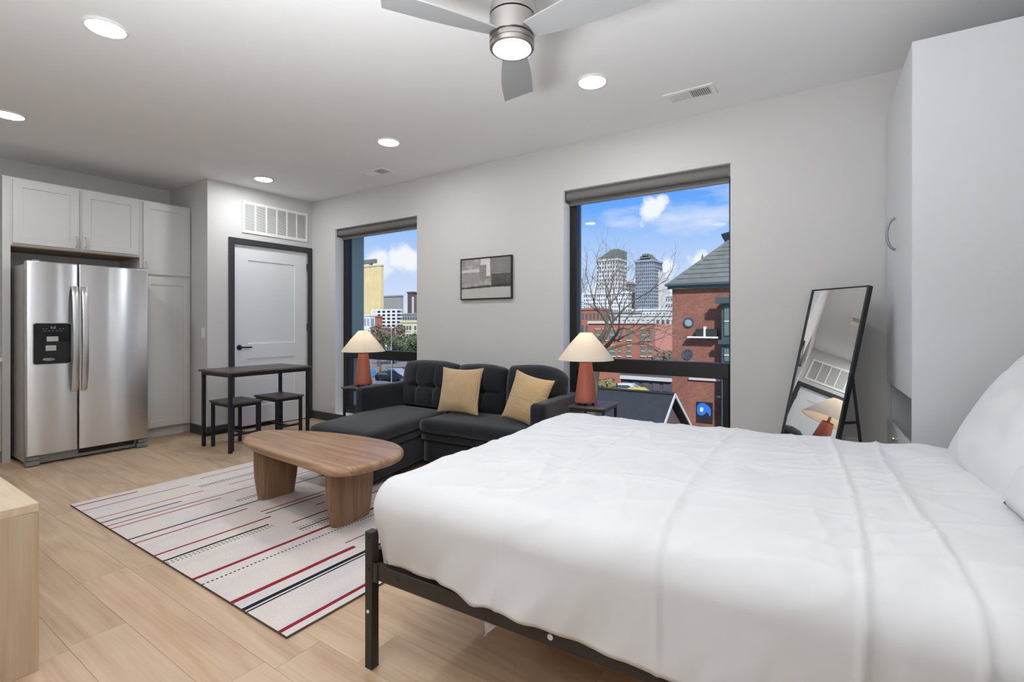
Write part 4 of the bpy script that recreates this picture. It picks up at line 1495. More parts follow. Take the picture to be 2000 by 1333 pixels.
def comforter(u, v):
    a0, a1 = cx0 - .30, cx1
    b0, b1 = cy0 - .336, cy1 + .30
    A = a0 + (a1 - a0) * u
    B = b0 + (b1 - b0) * v
    # gentle wander of the cloth
    ex = max(cx0 - A, 0.0)
    ey = cy0 - B if B < cy0 else (B - cy1 if B > cy1 else 0.0)
    sy = -1 if B < cy0 else 1
    # the drop: mixes both overhangs, slightly shorter at the corners
    e = (ex ** 3 + ey ** 3) ** (1 / 3)
    if e > 1e-6:
        nx, ny = ex / math.hypot(ex, ey) * -1, ey / math.hypot(ex, ey) * sy
    else:
        nx = ny = 0
    arc = RR * PI / 2
    base = Vector((max(A, cx0), min(max(B, cy0), cy1), 0))
    if e <= arc:
        outw, drop = RR * math.sin(e / RR), RR * (1 - math.cos(e / RR))
    else:
        outw, drop = RR, RR + (e - arc)
    # top surface, a bit crowned and soft
    mx_, my_ = (base.x - cx0) / (cx1 - cx0), (base.y - cy0) / (cy1 - cy0)
    z = .655 + .014 * math.sin(PI * my_) * math.sin(PI * min(1, mx_ * 1.1)) + .012 * mx_
    sag = min(1, e / .16)
    hang = max(0, (e - arc) / .2)
    hs = min(1, hang)
    hs = hs * hs * (3 - 2 * hs)
    ripple = .0
    if hang > 0:
        if ey > ex:
            k = base.x
            ripple = (.009 * math.sin(k * 11 + hang * .6 + 1.0) + .008 * (abs(math.sin(k * 8.5 + .4 + hang * .25)) ** .6 - .6) + .016 * noise.noise((k * 5 + hang * .5, 0, 2)) + .009 * noise.noise((k * 14 + hang * 1.6, hang * .4, 6))) * hs
            # tucked behind the rail near the foot post
            if sy < 0:
                tuck = max(0, 1 - base.x / .33) ** .8
                outw -= .062 * tuck * hs
                outw += .004 * hs
        else:
            k = base.y
            ripple = -.004 + .008 * math.sin(k * 13) * min(1, hang) + .010 * noise.noise((k * 4, hang, 7)) * min(1, hang)
            outw -= .02 * hs
        if ex > 0 and ey > 0 and sy < 0:
            outw -= .012 * hs
    p = Vector((base.x + nx * (outw + ripple), base.y + ny * (outw + ripple), z - drop))
    # wrinkles
    top_ = max(0, 1 - max(0, e - .03) / .12)
    w1 = noise.noise((A * 2.2 + 3, B * 2.2, 0)) * .009 * top_ + noise.noise((A * 5, B * 3.2, 4)) * .009 * top_ + noise.noise((A * 13 + 1, B * 7, 9)) * .0036 * top_ + .006 * top_ * abs(noise.noise((A * 7 + B * 3, B * 4 - A * 2, 12)))
    # fine pulled wrinkles
    for ca, sa, f1, f2, am in ((.94, .34, 1.3, 6.5, .0075), (.5, .87, 1.1, 6.0, .005), (.2, -.98, 1.2, 7.5, .005)):
        pa, pb = A * ca + B * sa, -A * sa + B * ca
        w1 += am * top_ * (1 - abs(noise.noise((pa * f1 + 7, pb * f2, am * 900)))) ** 9
    # diagonal drag folds towards the foot corner
    s1 = (A - .1) * .55 + (B - .25) * .83
    w1 += .0055 * max(0, 1 - e / .1) * math.sin(s1 * 26 + 2 * noise.noise((A * 2, B * 2, 3))) * math.exp(-((A - .35) / .35) ** 2) * (.5 + .5 * noise.noise((A * 3, B * 3, 8)))
    # drag lines near the pillows
    s2 = A * .93 + B * .25
    w1 += .008 * math.sin(s2 * 17 + 1.5 * noise.noise((A * 1.5, B * 1.5, 6))) * math.exp(-((A - 1.75) / .26) ** 2)
    # pressed fold lines: crisp ridges
    cr_ = 0
    for xc, amp, wd_ in ((.56, .0045, .007), (.98, .006, .007), (1.40, .008, .008), (1.56, .009, .009)):
        cr_ += amp * fold(A - xc - .015 * math.sin(B * 3 + xc * 9), wd_) - amp * .5 * fold(A - xc - .03, .02)
    for yc, amp, wd_ in ((.40, .0035, .007), (.80, .004, .007), (1.16, .0035, .007)):
        cr_ += amp * fold(B - yc - .012 * math.sin(A * 4 + yc), wd_)
    w1 += cr_ * (1.4 if e > .06 else 1.0) * max(.15, 1 - max(0, hang - .6) * 1.6)
    if e < 1e-6:
        p.z += w1
    else:
        k = min(1, e / arc)
        p.z += w1 * (1 - k)
        p.x += nx * w1 * k
        p.y += ny * w1 * k
    # uneven hem on the camera side
    if ey > ex and sy < 0 and hang > 0:
        hh = .030 * noise.noise((base.x * 3.1 + 4, 0, 0)) + .018 * math.sin(base.x * 4.2 + .6)
        hh -= .035 * fold(base.x - .45, .045)
        hh -= .024 * min(1, max(0, (base.x - .92) / .3))
        hh -= .002
        p.z += hh * min(1, hang / 1.1)
    return p


mb = MB()
mb.grid(comforter, 230, 190)
co = obj('comforter', mb, M_sheet, smooth=True, ang=180)
co.matrix_basis = MB_BED.copy()
sol = co.modifiers.new('thick', 'SOLIDIFY')
sol.thickness = .012
sol.offset = -1
tag(co, 'rumpled white comforter draped over the bed', 'comforter')

# corner of the flat sheet poking out below the rail
mb = MB()
def sheet_tip(u, v):
    s = (1 - v)
    return Vector((.452 + (u * .115) * s + .012 * v, .018 + .008 * math.sin(u * 5), .352 - .098 * v - .006 * math.sin(u * 3)))
mb.grid(sheet_tip, 8, 8)
bmesh.ops.remove_doubles(mb.bm, verts=mb.bm.verts[:], dist=.0003)
st = obj('bed_sheet', mb, M_sheet, smooth=True)
st.matrix_basis = MB_BED.copy()
st.modifiers.new('thick', 'SOLIDIFY').thickness = .002
tag(st, 'white corner of a bed sheet hanging below the bed rail', 'sheet')

# pillows leaning on the head rail
cushion('bed_pillow', 'white bed pillow leaning by the wardrobe, farther of the two', 'pillow', .80, .54, .17,
        (.53, 2.335, .868), (-.06, 1, .0), (.50, .02, .86), M_sheet, 'white bed pillows', 11, .03, .42, .022)
cushion('bed_pillow', 'white bed pillow cut by the right picture edge, nearer of the two', 'pillow', .74, .50, .18,
        (.55, 1.58, .88), (-.06, 1, .03), (.56, 0, .83), M_sheet, 'white bed pillows', 15, .03, .42, .022)

# ------------------------------------------------------------------ console in the near left corner
cn_ = thing('tv_console', 'pale wood console cabinet cut by the lower left picture corner', 'console', (-3.0, .25, 0))
QX0, QX1, QY0, QY1, QZ = -3.75, -2.298, -.03, .506, .578
obj('top_panel', MB().box(QX0, QX1, QY0, QY1, QZ - .03, QZ, .0015, 1), M_consoletop, cn_)
obj('side_panel', MB().box(QX1 - .03, QX1, QY0, QY1, 0, QZ - .0305, .0015, 1), M_console, cn_)
obj('side_panel', MB().box(QX0, QX0 + .03, QY0, QY1, 0, QZ - .0305, .0015, 1), M_console, cn_)
obj('bottom_panel', MB().box(QX0 + .031, QX1 - .031, QY0, QY1 - .02, .06, .085), M_console, cn_)
obj('back_panel', MB().box(QX0 + .031, QX1 - .031, QY0, QY0 + .01, .086, QZ - .031), M_console, cn_)
for k in range(2):
    w_ = (QX1 - QX0 - .064) / 2
    xa = QX0 + .031 + k * (w_ + .002)
    dr = obj('cabinet_door', MB().box(xa, xa + w_, QY1 - .02, QY1 - .001, .088, QZ - .033, .0015, 1), M_console, cn_)
    kx = xa + w_ - .04 if k == 0 else xa + .04
    child_of(dr, 'knob', MB().lathe([(0, 0), (.008, 0), (.008, .012), (.014, .018), (0, .022)], 16, M=Matrix.Translation((kx, QY1 - .001, .35)) @ Matrix.Rotation(-PI / 2, 4, 'X')), M_blackmetal, smooth=True)

# ------------------------------------------------------------------ the city outside
GZ = -7.2
M_ground = mat('pale_gravel', rgb(128, 120, 108), .9, var=(.3, .15))
M_road = mat('asphalt', rgb(112, 114, 116), .85, var=(.5, .1))
M_grass = mat('winter_grass', rgb(134, 124, 82), .95, var=(.6, .2))
struct('ground', MB().box(-420, 160, OUT + .3, 700, GZ - .5, GZ), M_ground)
struct('road', MB().box(-400, 100, 45, 53, GZ, GZ + .03), M_road)
struct('grass_verge', MB().box(-400, 100, 54.5, 62, GZ, GZ + .06), M_grass)
M_pale = mat('pale_concrete', rgb(196, 196, 190), .8, var=(.08, .05))
M_grey = mat('grey_concrete', rgb(146, 148, 142), .8, var=(.08, .05))
M_white = mat('white_stone', rgb(218, 220, 216), .7)
M_gold = mat('golden_glass_tower', rgb(212, 196, 146), .5, var=(.3, .06))
M_dkbrick = mat('dark_brown_brick', rgb(92, 76, 76), .85)
M_bluegl = mat('blue_grey_stone', rgb(142, 152, 160), .6, var=(.2, .08))
M_cream = mat('cream_stone', rgb(204, 200, 160), .8)
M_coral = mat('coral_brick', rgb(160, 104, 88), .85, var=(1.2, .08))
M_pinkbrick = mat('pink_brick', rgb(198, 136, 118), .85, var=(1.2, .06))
M_win = mat('dark_window', rgb(84, 92, 97), .3)
M_wingreen = mat('green_grey_pane', rgb(96, 116, 108), .25)
M_oculus = mat('pale_blue_pane', rgb(138, 158, 164), .25)
M_slate = mat('grey_slate', rgb(108, 112, 102), .75, var=(1.5, .18))
M_darkroof = mat('charcoal_shingle', rgb(46, 49, 50), .85, var=(3, .12))
M_tealpaint = mat('dark_teal_paint', rgb(62, 78, 84), .6)
M_orange = mat('orange_brick', rgb(160, 104, 84), .85)
M_bark = mat('mossy_bark', rgb(92, 84, 68), .9, var=(2, .3))
M_twig = mat('grey_twig', rgb(104, 94, 84), .9)
M_leaf = mat('green_leaf', rgb(84, 100, 66), .9, var=(.8, .3))
M_leaf2 = mat('brown_bare_crown', rgb(120, 106, 88), .95, var=(.8, .25))

# brick wall with courses
M_brick = bpy.data.materials.new('red_brick')
M_brick.use_nodes = True
t_ = M_brick.node_tree
b_ = t_.nodes['Principled BSDF']
b_.inputs['Roughness'].default_value = .85
c_ = N(t_, 'ShaderNodeTexCoord')
mp_ = N(t_, 'ShaderNodeMapping', inp={2: (PI / 2, 0, 0)})
t_.links.new(c_.outputs['Object'], mp_.inputs[0])
br_ = N(t_, 'ShaderNodeTexBrick', inp={'Scale': 3.0, 'Color1': rgb(158, 103, 80), 'Color2': rgb(138, 88, 70), 'Mortar': rgb(150, 116, 100), 'Mortar Size': .014, 'Row Height': .22})
t_.links.new(mp_.outputs[0], br_.inputs['Vector'])
n_ = N(t_, 'ShaderNodeTexNoise', inp={'Scale': .5, 'Detail': 4.0})
t_.links.new(c_.outputs['Object'], n_.inputs['Vector'])
r_2 = ramp(t_, [(.3, rgb(205, 205, 205)), (.7, (1, 1, 1, 1))])
t_.links.new(n_.outputs[0], r_2.inputs[0])
mm = N(t_, 'ShaderNodeMix', data_type='RGBA', blend_type='MULTIPLY', inp={0: 1.0})
t_.links.new(br_.outputs[0], mm.inputs[6])
t_.links.new(r_2.outputs[0], mm.inputs[7])
t_.links.new(mm.outputs[2], b_.inputs['Base Color'])


def span(px0, px1, Y):
    return at(px0, HOR, Y).x, at(px1, HOR, Y).x


def zat(px, py, Y):
    return at(px, py, Y).z


def block(name, lab_, px0, px1, py, Y, depth, m, cols=0, rows=0, wm=None, fill=.44, zb=GZ, cat='building', top_m=None, side=True, group=None):
    """plain block with its front at y = Y, roof height read at its left edge; small windows joined as one part"""
    x0, x1 = span(px0, px1, Y)
    z1 = zat((px0 + px1) / 2, py, Y)
    b = thing(name, lab_, cat, ((x0 + x1) / 2, Y, zb), 0, group)
    obj('walls', MB().box(x0, x1, Y, Y + depth, zb, z1), m, b)
    obj('roof_edge', MB().box(x0 - .002 * Y, x1 + .002 * Y, Y - .002 * Y, Y + depth, z1, z1 + .004 * Y), top_m or m, b)
    if cols:
        mb = MB()
        w_, h_ = (x1 - x0) / cols, 0
        hh = min(z1 - zb, rows * w_ * 3)
        rh = hh / rows
        for i in range(cols):
            for j in range(rows):
                xa = x0 + w_ * (i + .5 - fill / 2)
                za = z1 - rh * (j + .5 + fill / 2) - .01 * Y * 0
                mb.box(xa, xa + w_ * fill, Y - .0006 * Y, Y - .0002 * Y, za, za + rh * fill)
        if side:
            nd = max(1, int(depth / w_ * 1))
            wd_ = depth / nd
            for i in range(nd):
                for j in range(rows):
                    ya = Y + wd_ * (i + .5 - fill / 2)
                    za = z1 - rh * (j + .5 + fill / 2)
                    mb.box(x1 + .0002 * Y, x1 + .0006 * Y, ya, ya + wd_ * fill, za, za + rh * fill)
        obj('small_windows', mb, wm or M_win, b, kind='stuff')
    return b, x0, x1, z1


# --- through the wide window
# tower with the slanted crown
b, x0, x1, z1 = block('office_tower', 'pale tower with a slanted top in the left of the wide window', 1165, 1207, 510, 300, 16, M_pale, 8, 18, M_win)
zt = zat(1200, 487, 300)
mb = MB()
mb.bm.faces.new([mb.bm.verts.new(p) for p in ((x0, 300, z1 + 1.2), (x1, 300, z1 + 1.2), (x1, 300, zt), (x1 - (x1 - x0) * .28, 300, zt))])
g_ = bmesh.ops.extrude_face_region(mb.bm, geom=mb.bm.faces[:])
for v_ in g_['geom']:
    if isinstance(v_, bmesh.types.BMVert):
        v_.co.y += 16
obj('slanted_crown', mb, M_slate, b)
block('office_block', 'broad white block at the foot of the slanted tower', 1140, 1226, 575, 278, 12, M_white, 20, 12, M_win)
block('office_block', 'grey side block right of the slanted tower foot', 1208, 1232, 556, 320, 10, M_grey, 6, 14, M_win)
# stepped blue-grey tower
b, x0, x1, z1 = block('stepped_tower', 'blue-grey stepped tower in the middle of the wide window', 1241, 1277, 512, 280, 16, M_bluegl, 9, 22, M_win, .5)
for (a, c2_, py0, py1) in ((1245, 1275, 512, 507), (1250, 1270, 507, 502), (1254, 1266, 502, 498)):
    xa, xb = span(a, c2_, 284)
    obj('stepped_top', MB().box(xa, xb, 284, 294, zat(1260, py0, 284), zat(1260, py1, 284) + .6), M_slate, b)
for (a, c2_, py) in ((1277, 1288, 530), (1288, 1296, 542)):
    xa, xb = span(a, c2_, 288)
    obj('lower_step', MB().box(xa, xb, 288, 300, GZ, zat(1285, py, 288)), M_pale, b)
block('low_block', 'small pale block between the stepped tower and the brick hall', 1300, 1314, 580, 215, 8, M_pale, 3, 8, M_win)
block('low_block', 'low white flat-roofed block below the stepped tower', 1236, 1300, 607, 200, 8, M_white, 10, 3, M_win, .5)
block('low_block', 'low grey flat-roofed block below the white block', 1168, 1236, 612, 172, 8, M_grey, 10, 3, M_win, .5)
block('low_block', 'low brown brick block at the left edge of the wide window', 1128, 1172, 606, 150, 8, M_orange, 6, 3, M_win, .5)
block('low_block', 'low pale block just behind the coral building', 1205, 1320, 618, 120, 14, M_pale, 12, 2, M_win, .5)

# coral brick building with windows that can be told apart
Yc = 66
x0, x1 = span(1150, 1278, Yc)
zt = zat(1220, 629, Yc)
cb = thing('coral_brick_building', 'coral red brick building behind the bare tree, two rows of windows', 'building', ((x0 + x1) / 2, Yc, GZ))
dside = 22
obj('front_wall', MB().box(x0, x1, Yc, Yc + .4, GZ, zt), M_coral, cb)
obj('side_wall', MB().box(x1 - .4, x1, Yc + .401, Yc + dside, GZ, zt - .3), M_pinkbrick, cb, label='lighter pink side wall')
obj('flat_roof', MB().box(x0, x1 - .401, Yc + .401, Yc + dside, zt - .8, zt - .5), M_pale, cb)
obj('cornice', MB().box(x0 - .1, x1 + .15, Yc - .2, Yc - .001, zt - .25, zt + .12), M_pale, cb)
for (py0, py1) in ((645, 664), (677, 695)):
    for (a, c2_) in ((1164, 1172), (1178, 1186), (1191, 1201), (1208, 1212.6), (1225, 1232.5), (1252.6, 1261), (1267, 1273)):
        xa, xb = span(a, c2_, Yc)
        za, zb = zat(a, py1, Yc), zat(a, py0, Yc)
        wn_ = obj('window', MB().box(xa, xb, Yc - .06, Yc - .001, za, zb), M_wingreen, cb)
        child_of(wn_, 'lintel', MB().box(xa - .12, xb + .12, Yc - .1, Yc - .002, zb + .02, zb + .3), M_pinkbrick)
        child_of(wn_, 'sill', MB().box(xa - .1, xb + .1, Yc - .14, Yc - .002, za - .16, za - .01), M_cream)
        child_of(wn_, 'meeting_rail', MB().box(xa, xb, Yc - .09, Yc - .0605, (za + zb) / 2 - .04, (za + zb) / 2 + .04), M_cream)
    for k in range(3):
        ya = Yc + 9.5 + k * 2.6
        za, zb = zat(1300, py1 - 4, Yc), zat(1300, py0 - 1, Yc)
        wn_ = obj('window', MB().box(x1 + .001, x1 + .06, ya, ya + 1.3, za - .3, zb), M_win, cb)
        child_of(wn_, 'lintel', MB().box(x1 + .001, x1 + .1, ya - .15, ya + 1.45, zb + .02, zb + .3), M_cream)

b, x0, x1, z1 = block('shop_row', 'low dark brown shopfront with a white fascia below the coral building', 1213, 1313, 737, 57, 3, M_dkbrick)
obj('fascia', MB().box(x0, x1, 56.6, 56.99, z1 - .35, z1 + .05), M_pale, b)
for k in range(5):
    w_ = (x1 - x0) / 5
    obj('shop_window', MB().box(x0 + w_ * k + .2, x0 + w_ * (k + 1) - .2, 56.93, 56.999, GZ + .6, z1 - .6), M_win, b)

# brick hall with slate roof
Yh = 32
hx0, hx1 = span(1313, 1590, Yh)
hz = zat(1313, 560, Yh)
bh = thing('brick_hall', 'red brick hall with a slate roof and round windows, right of the wide window', 'building', (hx0 + 3, Yh, GZ))
obj('front_wall', MB().box(hx0, hx1, Yh, Yh + .5, GZ, hz), M_brick, bh)
obj('side_wall', MB().box(hx0 - .001, hx0 + .5, Yh + .501, Yh + 14, GZ, hz), M_brick, bh)
obj('side_wall', MB().box(hx1 - .5, hx1, Yh + .501, Yh + 14, GZ, hz), M_brick, bh)
obj('eave', MB().box(hx0 - .35, hx1 + .35, Yh - .45, Yh + 14.3, hz + .001, hz + .14), M_tealpaint, bh)
obj('gutter', MB().box(hx0 - .22, hx1, Yh - .30, Yh - .002, hz - .18, hz - .001), M_tealpaint, bh)
pA = Vector((hx0 - .3, Yh - .4, hz + .14))
pT = at(1446, 452, 38.0)
pE = Vector((hx1 + .3, Yh - .4, hz + .14))
pB = Vector((hx0 - .3, Yh + 14.2, hz + .14))
pF = Vector((hx1 + .3, Yh + 14.2, hz + .14))
pR = Vector((max(pT.x + .3, hx1 - (pT.x - hx0)), 38.0, pT.z))
pTb, pRb = Vector((pT.x, 40.4, pT.z)), Vector((pR.x, 40.4, pT.z))
mb = MB()
vs_ = [mb.bm.verts.new(p) for p in (pA, pE, pR, pT, pB, pTb, pF, pRb)]
for idx in ((0, 1, 2, 3), (0, 3, 5, 4), (4, 5, 7, 6), (1, 6, 7, 2), (3, 2, 7, 5)):
    mb.bm.faces.new([vs_[i] for i in idx])
ro = obj('slate_roof', mb, M_slate, bh)
ro.modifiers.new('thick', 'SOLIDIFY').thickness = .12
# courses of slate as low steps up the front slope
for k in range(1, 12):
    s_ = k / 12
    a = pA.lerp(pT, s_)
    c2_ = pE.lerp(pR, s_)
    nrm_ = (pE - pA).cross(pT - pA).normalized()
    if nrm_.y > 0:
        nrm_ = -nrm_
    a2, c3 = a + nrm_ * .03, c2_ + nrm_ * .03
    obj('slate_course', MB().bar(a2 + Vector((.25, 0, 0)), c3, .06, .02, up=nrm_), M_slate, bh)
ch = at(1421, 470, 37.2)
obj('chimney', MB().lathe([(.32, ch.z - 1.6), (.32, ch.z - .2), (.5, ch.z + .15), (.62, ch.z + .42), (.62, ch.z + .5), (0, ch.z + .5)], 4, (ch.x + .2, 37.2, 0), M=None), M_tealpaint, bh)
sp = at(1372, 503, 44)
obj('spire', MB().lathe([(.9, sp.z - 2.2), (.75, sp.z - 1.2), (.15, sp.z - .25), (0, sp.z + .4)], 4, (sp.x, 44, 0)), M_slate, bh)
for (px, py, r) in ((1345.5, 630, 9.5), (1343, 692, 10)):
    p = at(px, py, Yh)
    R_ = r / FPX * 31.6
    Mw = Matrix.Translation((p.x, Yh, p.z)) @ Matrix.Rotation(PI / 2, 4, 'X')
    rw = obj('round_window', MB().lathe([(R_ * .78, .0), (R_, .0), (R_, .09), (R_ * .78, .09), (R_ * .78, 0)], 28, M=Mw, cap=False), M_tealpaint, bh, smooth=True)
    child_of(rw, 'pane', MB().lathe([(0, .03), (R_ * .78, .03)], 28, M=Mw, cap=False), M_oculus if py < 660 else M_win)
    if py > 660:
        for q in range(5):
            zz = p.z + (q - 2) * R_ * .3
            child_of(rw, 'slat', MB().box(p.x - R_ * .7, p.x + R_ * .7, Yh - .07, Yh - .04, zz - .02, zz + .02), M_tealpaint)
# ledge with planters
xa, xb = span(1346, 1405, Yh)
z_ = zat(1375, 659, Yh)
obj('ledge', MB().box(xa, xb, Yh - .5, Yh - .001, z_ - .05, z_ + .05), M_white, bh, label='white stone ledge')
for (a, c2_) in ((1362, 1376.5), (1382, 1402)):
    xa, xb = span(a, c2_, Yh)
    obj('ledge_box', MB().box(xa, xb, Yh - .42, Yh - .06, z_ + .051, z_ + .52), M_darkroof, bh)
xa, xb = span(1377, 1381, Yh)
obj('ledge_box', MB().box(xa, xb, Yh - .42, Yh - .06, z_ + .051, z_ + .66), M_white, bh, label='small pale box on the ledge')
# teal bay with sash windows
xa, xb = span(1409, 1470, Yh - .6)
bz = zat(1415, 585, Yh - .6)
obj('bay', MB().box(xa, xb, Yh - .6, Yh - .002, GZ, bz), M_tealpaint, bh, label='dark teal painted bay')
obj('bay_cornice', MB().box(xa - .28, xb, Yh - .95, Yh - .6005, bz - .25, bz + .12), M_tealpaint, bh)
obj('bay_cornice', MB().box(xa - .15, xb, Yh - .8, Yh - .6005, zat(1415, 672, Yh), zat(1415, 664, Yh)), M_tealpaint, bh)
for (py0, py1) in ((600, 656), (682, 706), (760, 830)):
    xw, xw2 = span(1415, 1440, Yh - .6)
    za, zb = zat(1420, py1, Yh - .6), zat(1420, py0, Yh - .6)
    wn_ = obj('window', MB().box(xw, xw2, Yh - .66, Yh - .601, za, zb), M_wingreen, bh)
    child_of(wn_, 'sash_bar', MB().box(xw, xw2, Yh - .70, Yh - .661, (za + zb) / 2 - .03, (za + zb) / 2 + .03), M_white)
# string courses and the picture board low on the wall
for py in (740, 771):
    z_ = zat(1350, py, Yh)
    xa, xb = span(1346 if py < 760 else 1401, 1408, Yh)
    obj('string_course', MB().box(xa, xb, Yh - .12, Yh - .001, z_ - .06, z_ + .06), M_pale, bh)
xa, xb = span(1361, 1392, Yh)
za, zb = zat(1376, 826, Yh), zat(1376, 786, Yh)
bd = obj('picture_board', MB().box(xa, xb, Yh - .06, Yh - .001, za, zb), mat('board_black', rgb(34, 32, 36), .6), bh)
mid = (xa + xb) / 2
M_bluep = mat('bright_blue_paint', rgb(46, 118, 206), .5)
child_of(bd, 'painted_patch', MB().prism(closed_spline([(xa + .06, zb - .75), (xa + .05, zb - .25), (xa + .3, zb - .06), (mid + .1, zb - .12), (xb - .1, zb - .4), (xb - .14, zb - .85), (mid + .15, zb - .62), (mid - .1, zb - .82)], 4), Yh - .075, Yh - .0605, M=Matrix(((1, 0, 0, 0), (0, 0, 1, 0), (0, 1, 0, 0), (0, 0, 0, 1)))), M_bluep, label='bright blue painted shape')
child_of(bd, 'painted_patch', MB().prism(closed_spline([(xa + .2, zb - .55), (xa + .26, zb - .32), (xa + .4, zb - .38), (xa + .36, zb - .6)], 4), Yh - .085, Yh - .0755, M=Matrix(((1, 0, 0, 0), (0, 0, 1, 0), (0, 1, 0, 0), (0, 0, 0, 1)))), M_white, label='small white painted shape')

# carriage house with a dark gable roof, below
gx1 = at(1318, HOR, 25).x
gx0 = at(1196, HOR, 25).x - 1.5
gzr = zat(1318, 771, 25)
ca = thing('carriage_house', 'small house with a dark shingled gable roof below the brick hall', 'building', ((gx0 + gx1) / 2, 25, GZ))
obj('walls', MB().box(gx0 + .2, gx1 - .35, 21.9, 28.1, GZ, gzr - 2.2), M_grey, ca)
for sgn in (-1, 1):
    ye = 25 + sgn * 3.6
    mb = MB()
    mb.quad((gx0, 25, gzr), (gx1, 25, gzr), (gx1, ye, gzr - 2.35), (gx0, ye, gzr - 2.35))
    o = obj('roof_slope', mb, M_darkroof, ca)
    o.modifiers.new('thick', 'SOLIDIFY').thickness = .1
    obj('verge_board', MB().bar((gx1 + .02, 25, gzr - .02), (gx1 + .02, ye, gzr - 2.38), .05, .16), M_pale, ca)
mb = MB()
mb.bm.faces.new([mb.bm.verts.new(p) for p in ((gx1 - .36, 21.9, gzr - 2.3), (gx1 - .36, 28.1, gzr - 2.3), (gx1 - .36, 25, gzr - .25))])
o = obj('gable_wall', mb, M_dkbrick, ca)
o.modifiers.new('thick', 'SOLIDIFY').thickness = .1
obj('ridge_cap', MB().box(gx0, gx1, 24.9, 25.1, gzr + .01, gzr + .08), M_darkroof, ca)

# --- through the narrow window
b, x0, x1, z1 = block('golden_tower', 'golden flat-faced tower in the narrow window', 690, 744, 522, 150, 1.6, M_gold)
for k in range(14):
    xx = x0 + (x1 - x0) * (k + .5) / 14
    obj('facade_rib', MB().box(xx - .25, xx + .25, 149.85, 149.99, GZ, z1 - .2), M_gold, b)
xa, xb = span(706, 733, 150.4)
obj('roof_plant', MB().box(xa, xb, 150.2, 151.5, z1 + 1.6, zat(715, 508, 150.4)), M_slate, b)
xa, xb = span(721, 725, 150.4)
obj('plant_column', MB().box(xa, xb, 150.3, 151.3, z1 + .6, z1 + 1.59), M_slate, b)
block('grey_block', 'plain grey concrete block right of the golden tower', 748, 782, 580, 175, 2, M_grey)
b, x0, x1, z1 = block('brown_tower', 'dark brown high-rise at the right of the narrow window', 796, 806.5, 573, 210, 12, M_dkbrick)
xa, xb = span(806.6, 822, 212)
obj('wing', MB().box(xa, xb, 212, 222, GZ, zat(812, 578, 212)), M_slate, b)
xa, xb = span(804, 806.5, 209)
obj('pale_strip', MB().box(xa, xb, 209.2, 209.9, GZ, zat(805, 580, 209)), M_pale, b)
block('long_block', 'long low grey block behind the cream building', 772, 830, 615, 132, 6, M_grey, 12, 3, M_win, .6)
# open deck car park
Yp = 110
x0, x1 = span(727, 774.5, Yp)
zt, zb_ = zat(750, 606, Yp), zat(750, 640, Yp)
pk = thing('parking_deck', 'white open-grid parking deck in front of the grey block', 'building', ((x0 + x1) / 2, Yp, GZ))
for k in range(6):
    z_ = zt - (zt - zb_) * k / 5
    obj('deck_slab', MB().box(x0, x1, Yp, Yp + 2.5, z_ - .22, z_ + .22), M_white, pk)
for k in range(6):
    xx = x0 + (x1 - x0) * k / 5
    obj('column', MB().box(xx - .28, xx + .28, Yp - .35, Yp - .01, GZ, zt + .25), M_white, pk)
obj('dark_interior', MB().box(x0 + .2, x1 - .2, Yp + 1.9, Yp + 2.4, GZ, zb_ - .23), M_win, pk)
for k in range(5):
    za = zt - (zt - zb_) * (k + 1) / 5
    zc = zt - (zt - zb_) * k / 5
    obj('back_wall', MB().box(x0 + .2, x1 - .2, Yp + 1.6, Yp + 1.9, za + .221, zc - .221), M_win, pk)
block('pale_low_block', 'low pale building at the foot of the golden tower', 688, 722, 618, 98, 2, M_white, 6, 3, M_bluegl, .6)
block('orange_brick_block', 'small orange brick block beside the parking deck', 727, 737, 620, 104, 2, M_orange)
# cream building
Yk = 84
x0, x1 = span(783, 830, Yk)
zt = zat(800, 628, Yk)
ck = thing('cream_building', 'cream stone building with rows of paired windows in the narrow window', 'building', ((x0 + x1) / 2, Yk, GZ))
obj('walls', MB().box(x0, x1, Yk, Yk + 12, GZ, zt), M_cream, ck)
obj('parapet', MB().box(x0 - .15, x1, Yk - .2, Yk - .001, zt - .3, zt + .25), M_cream, ck)
for py0, py1 in ((637, 645.5), (653, 661.5)):
    for a in (788, 794, 799.5, 809.5):
        xa, xb = span(a, a + 3.6, Yk)
        za, zb = zat(800, py1, Yk), zat(800, py0, Yk)
        wn_ = obj('window', MB().box(xa, xb, Yk - .08, Yk - .001, za, zb), M_win, ck)
        child_of(wn_, 'sill', MB().box(xa - .1, xb + .1, Yk - .2, Yk - .002, za - .25, za - .02), M_white)

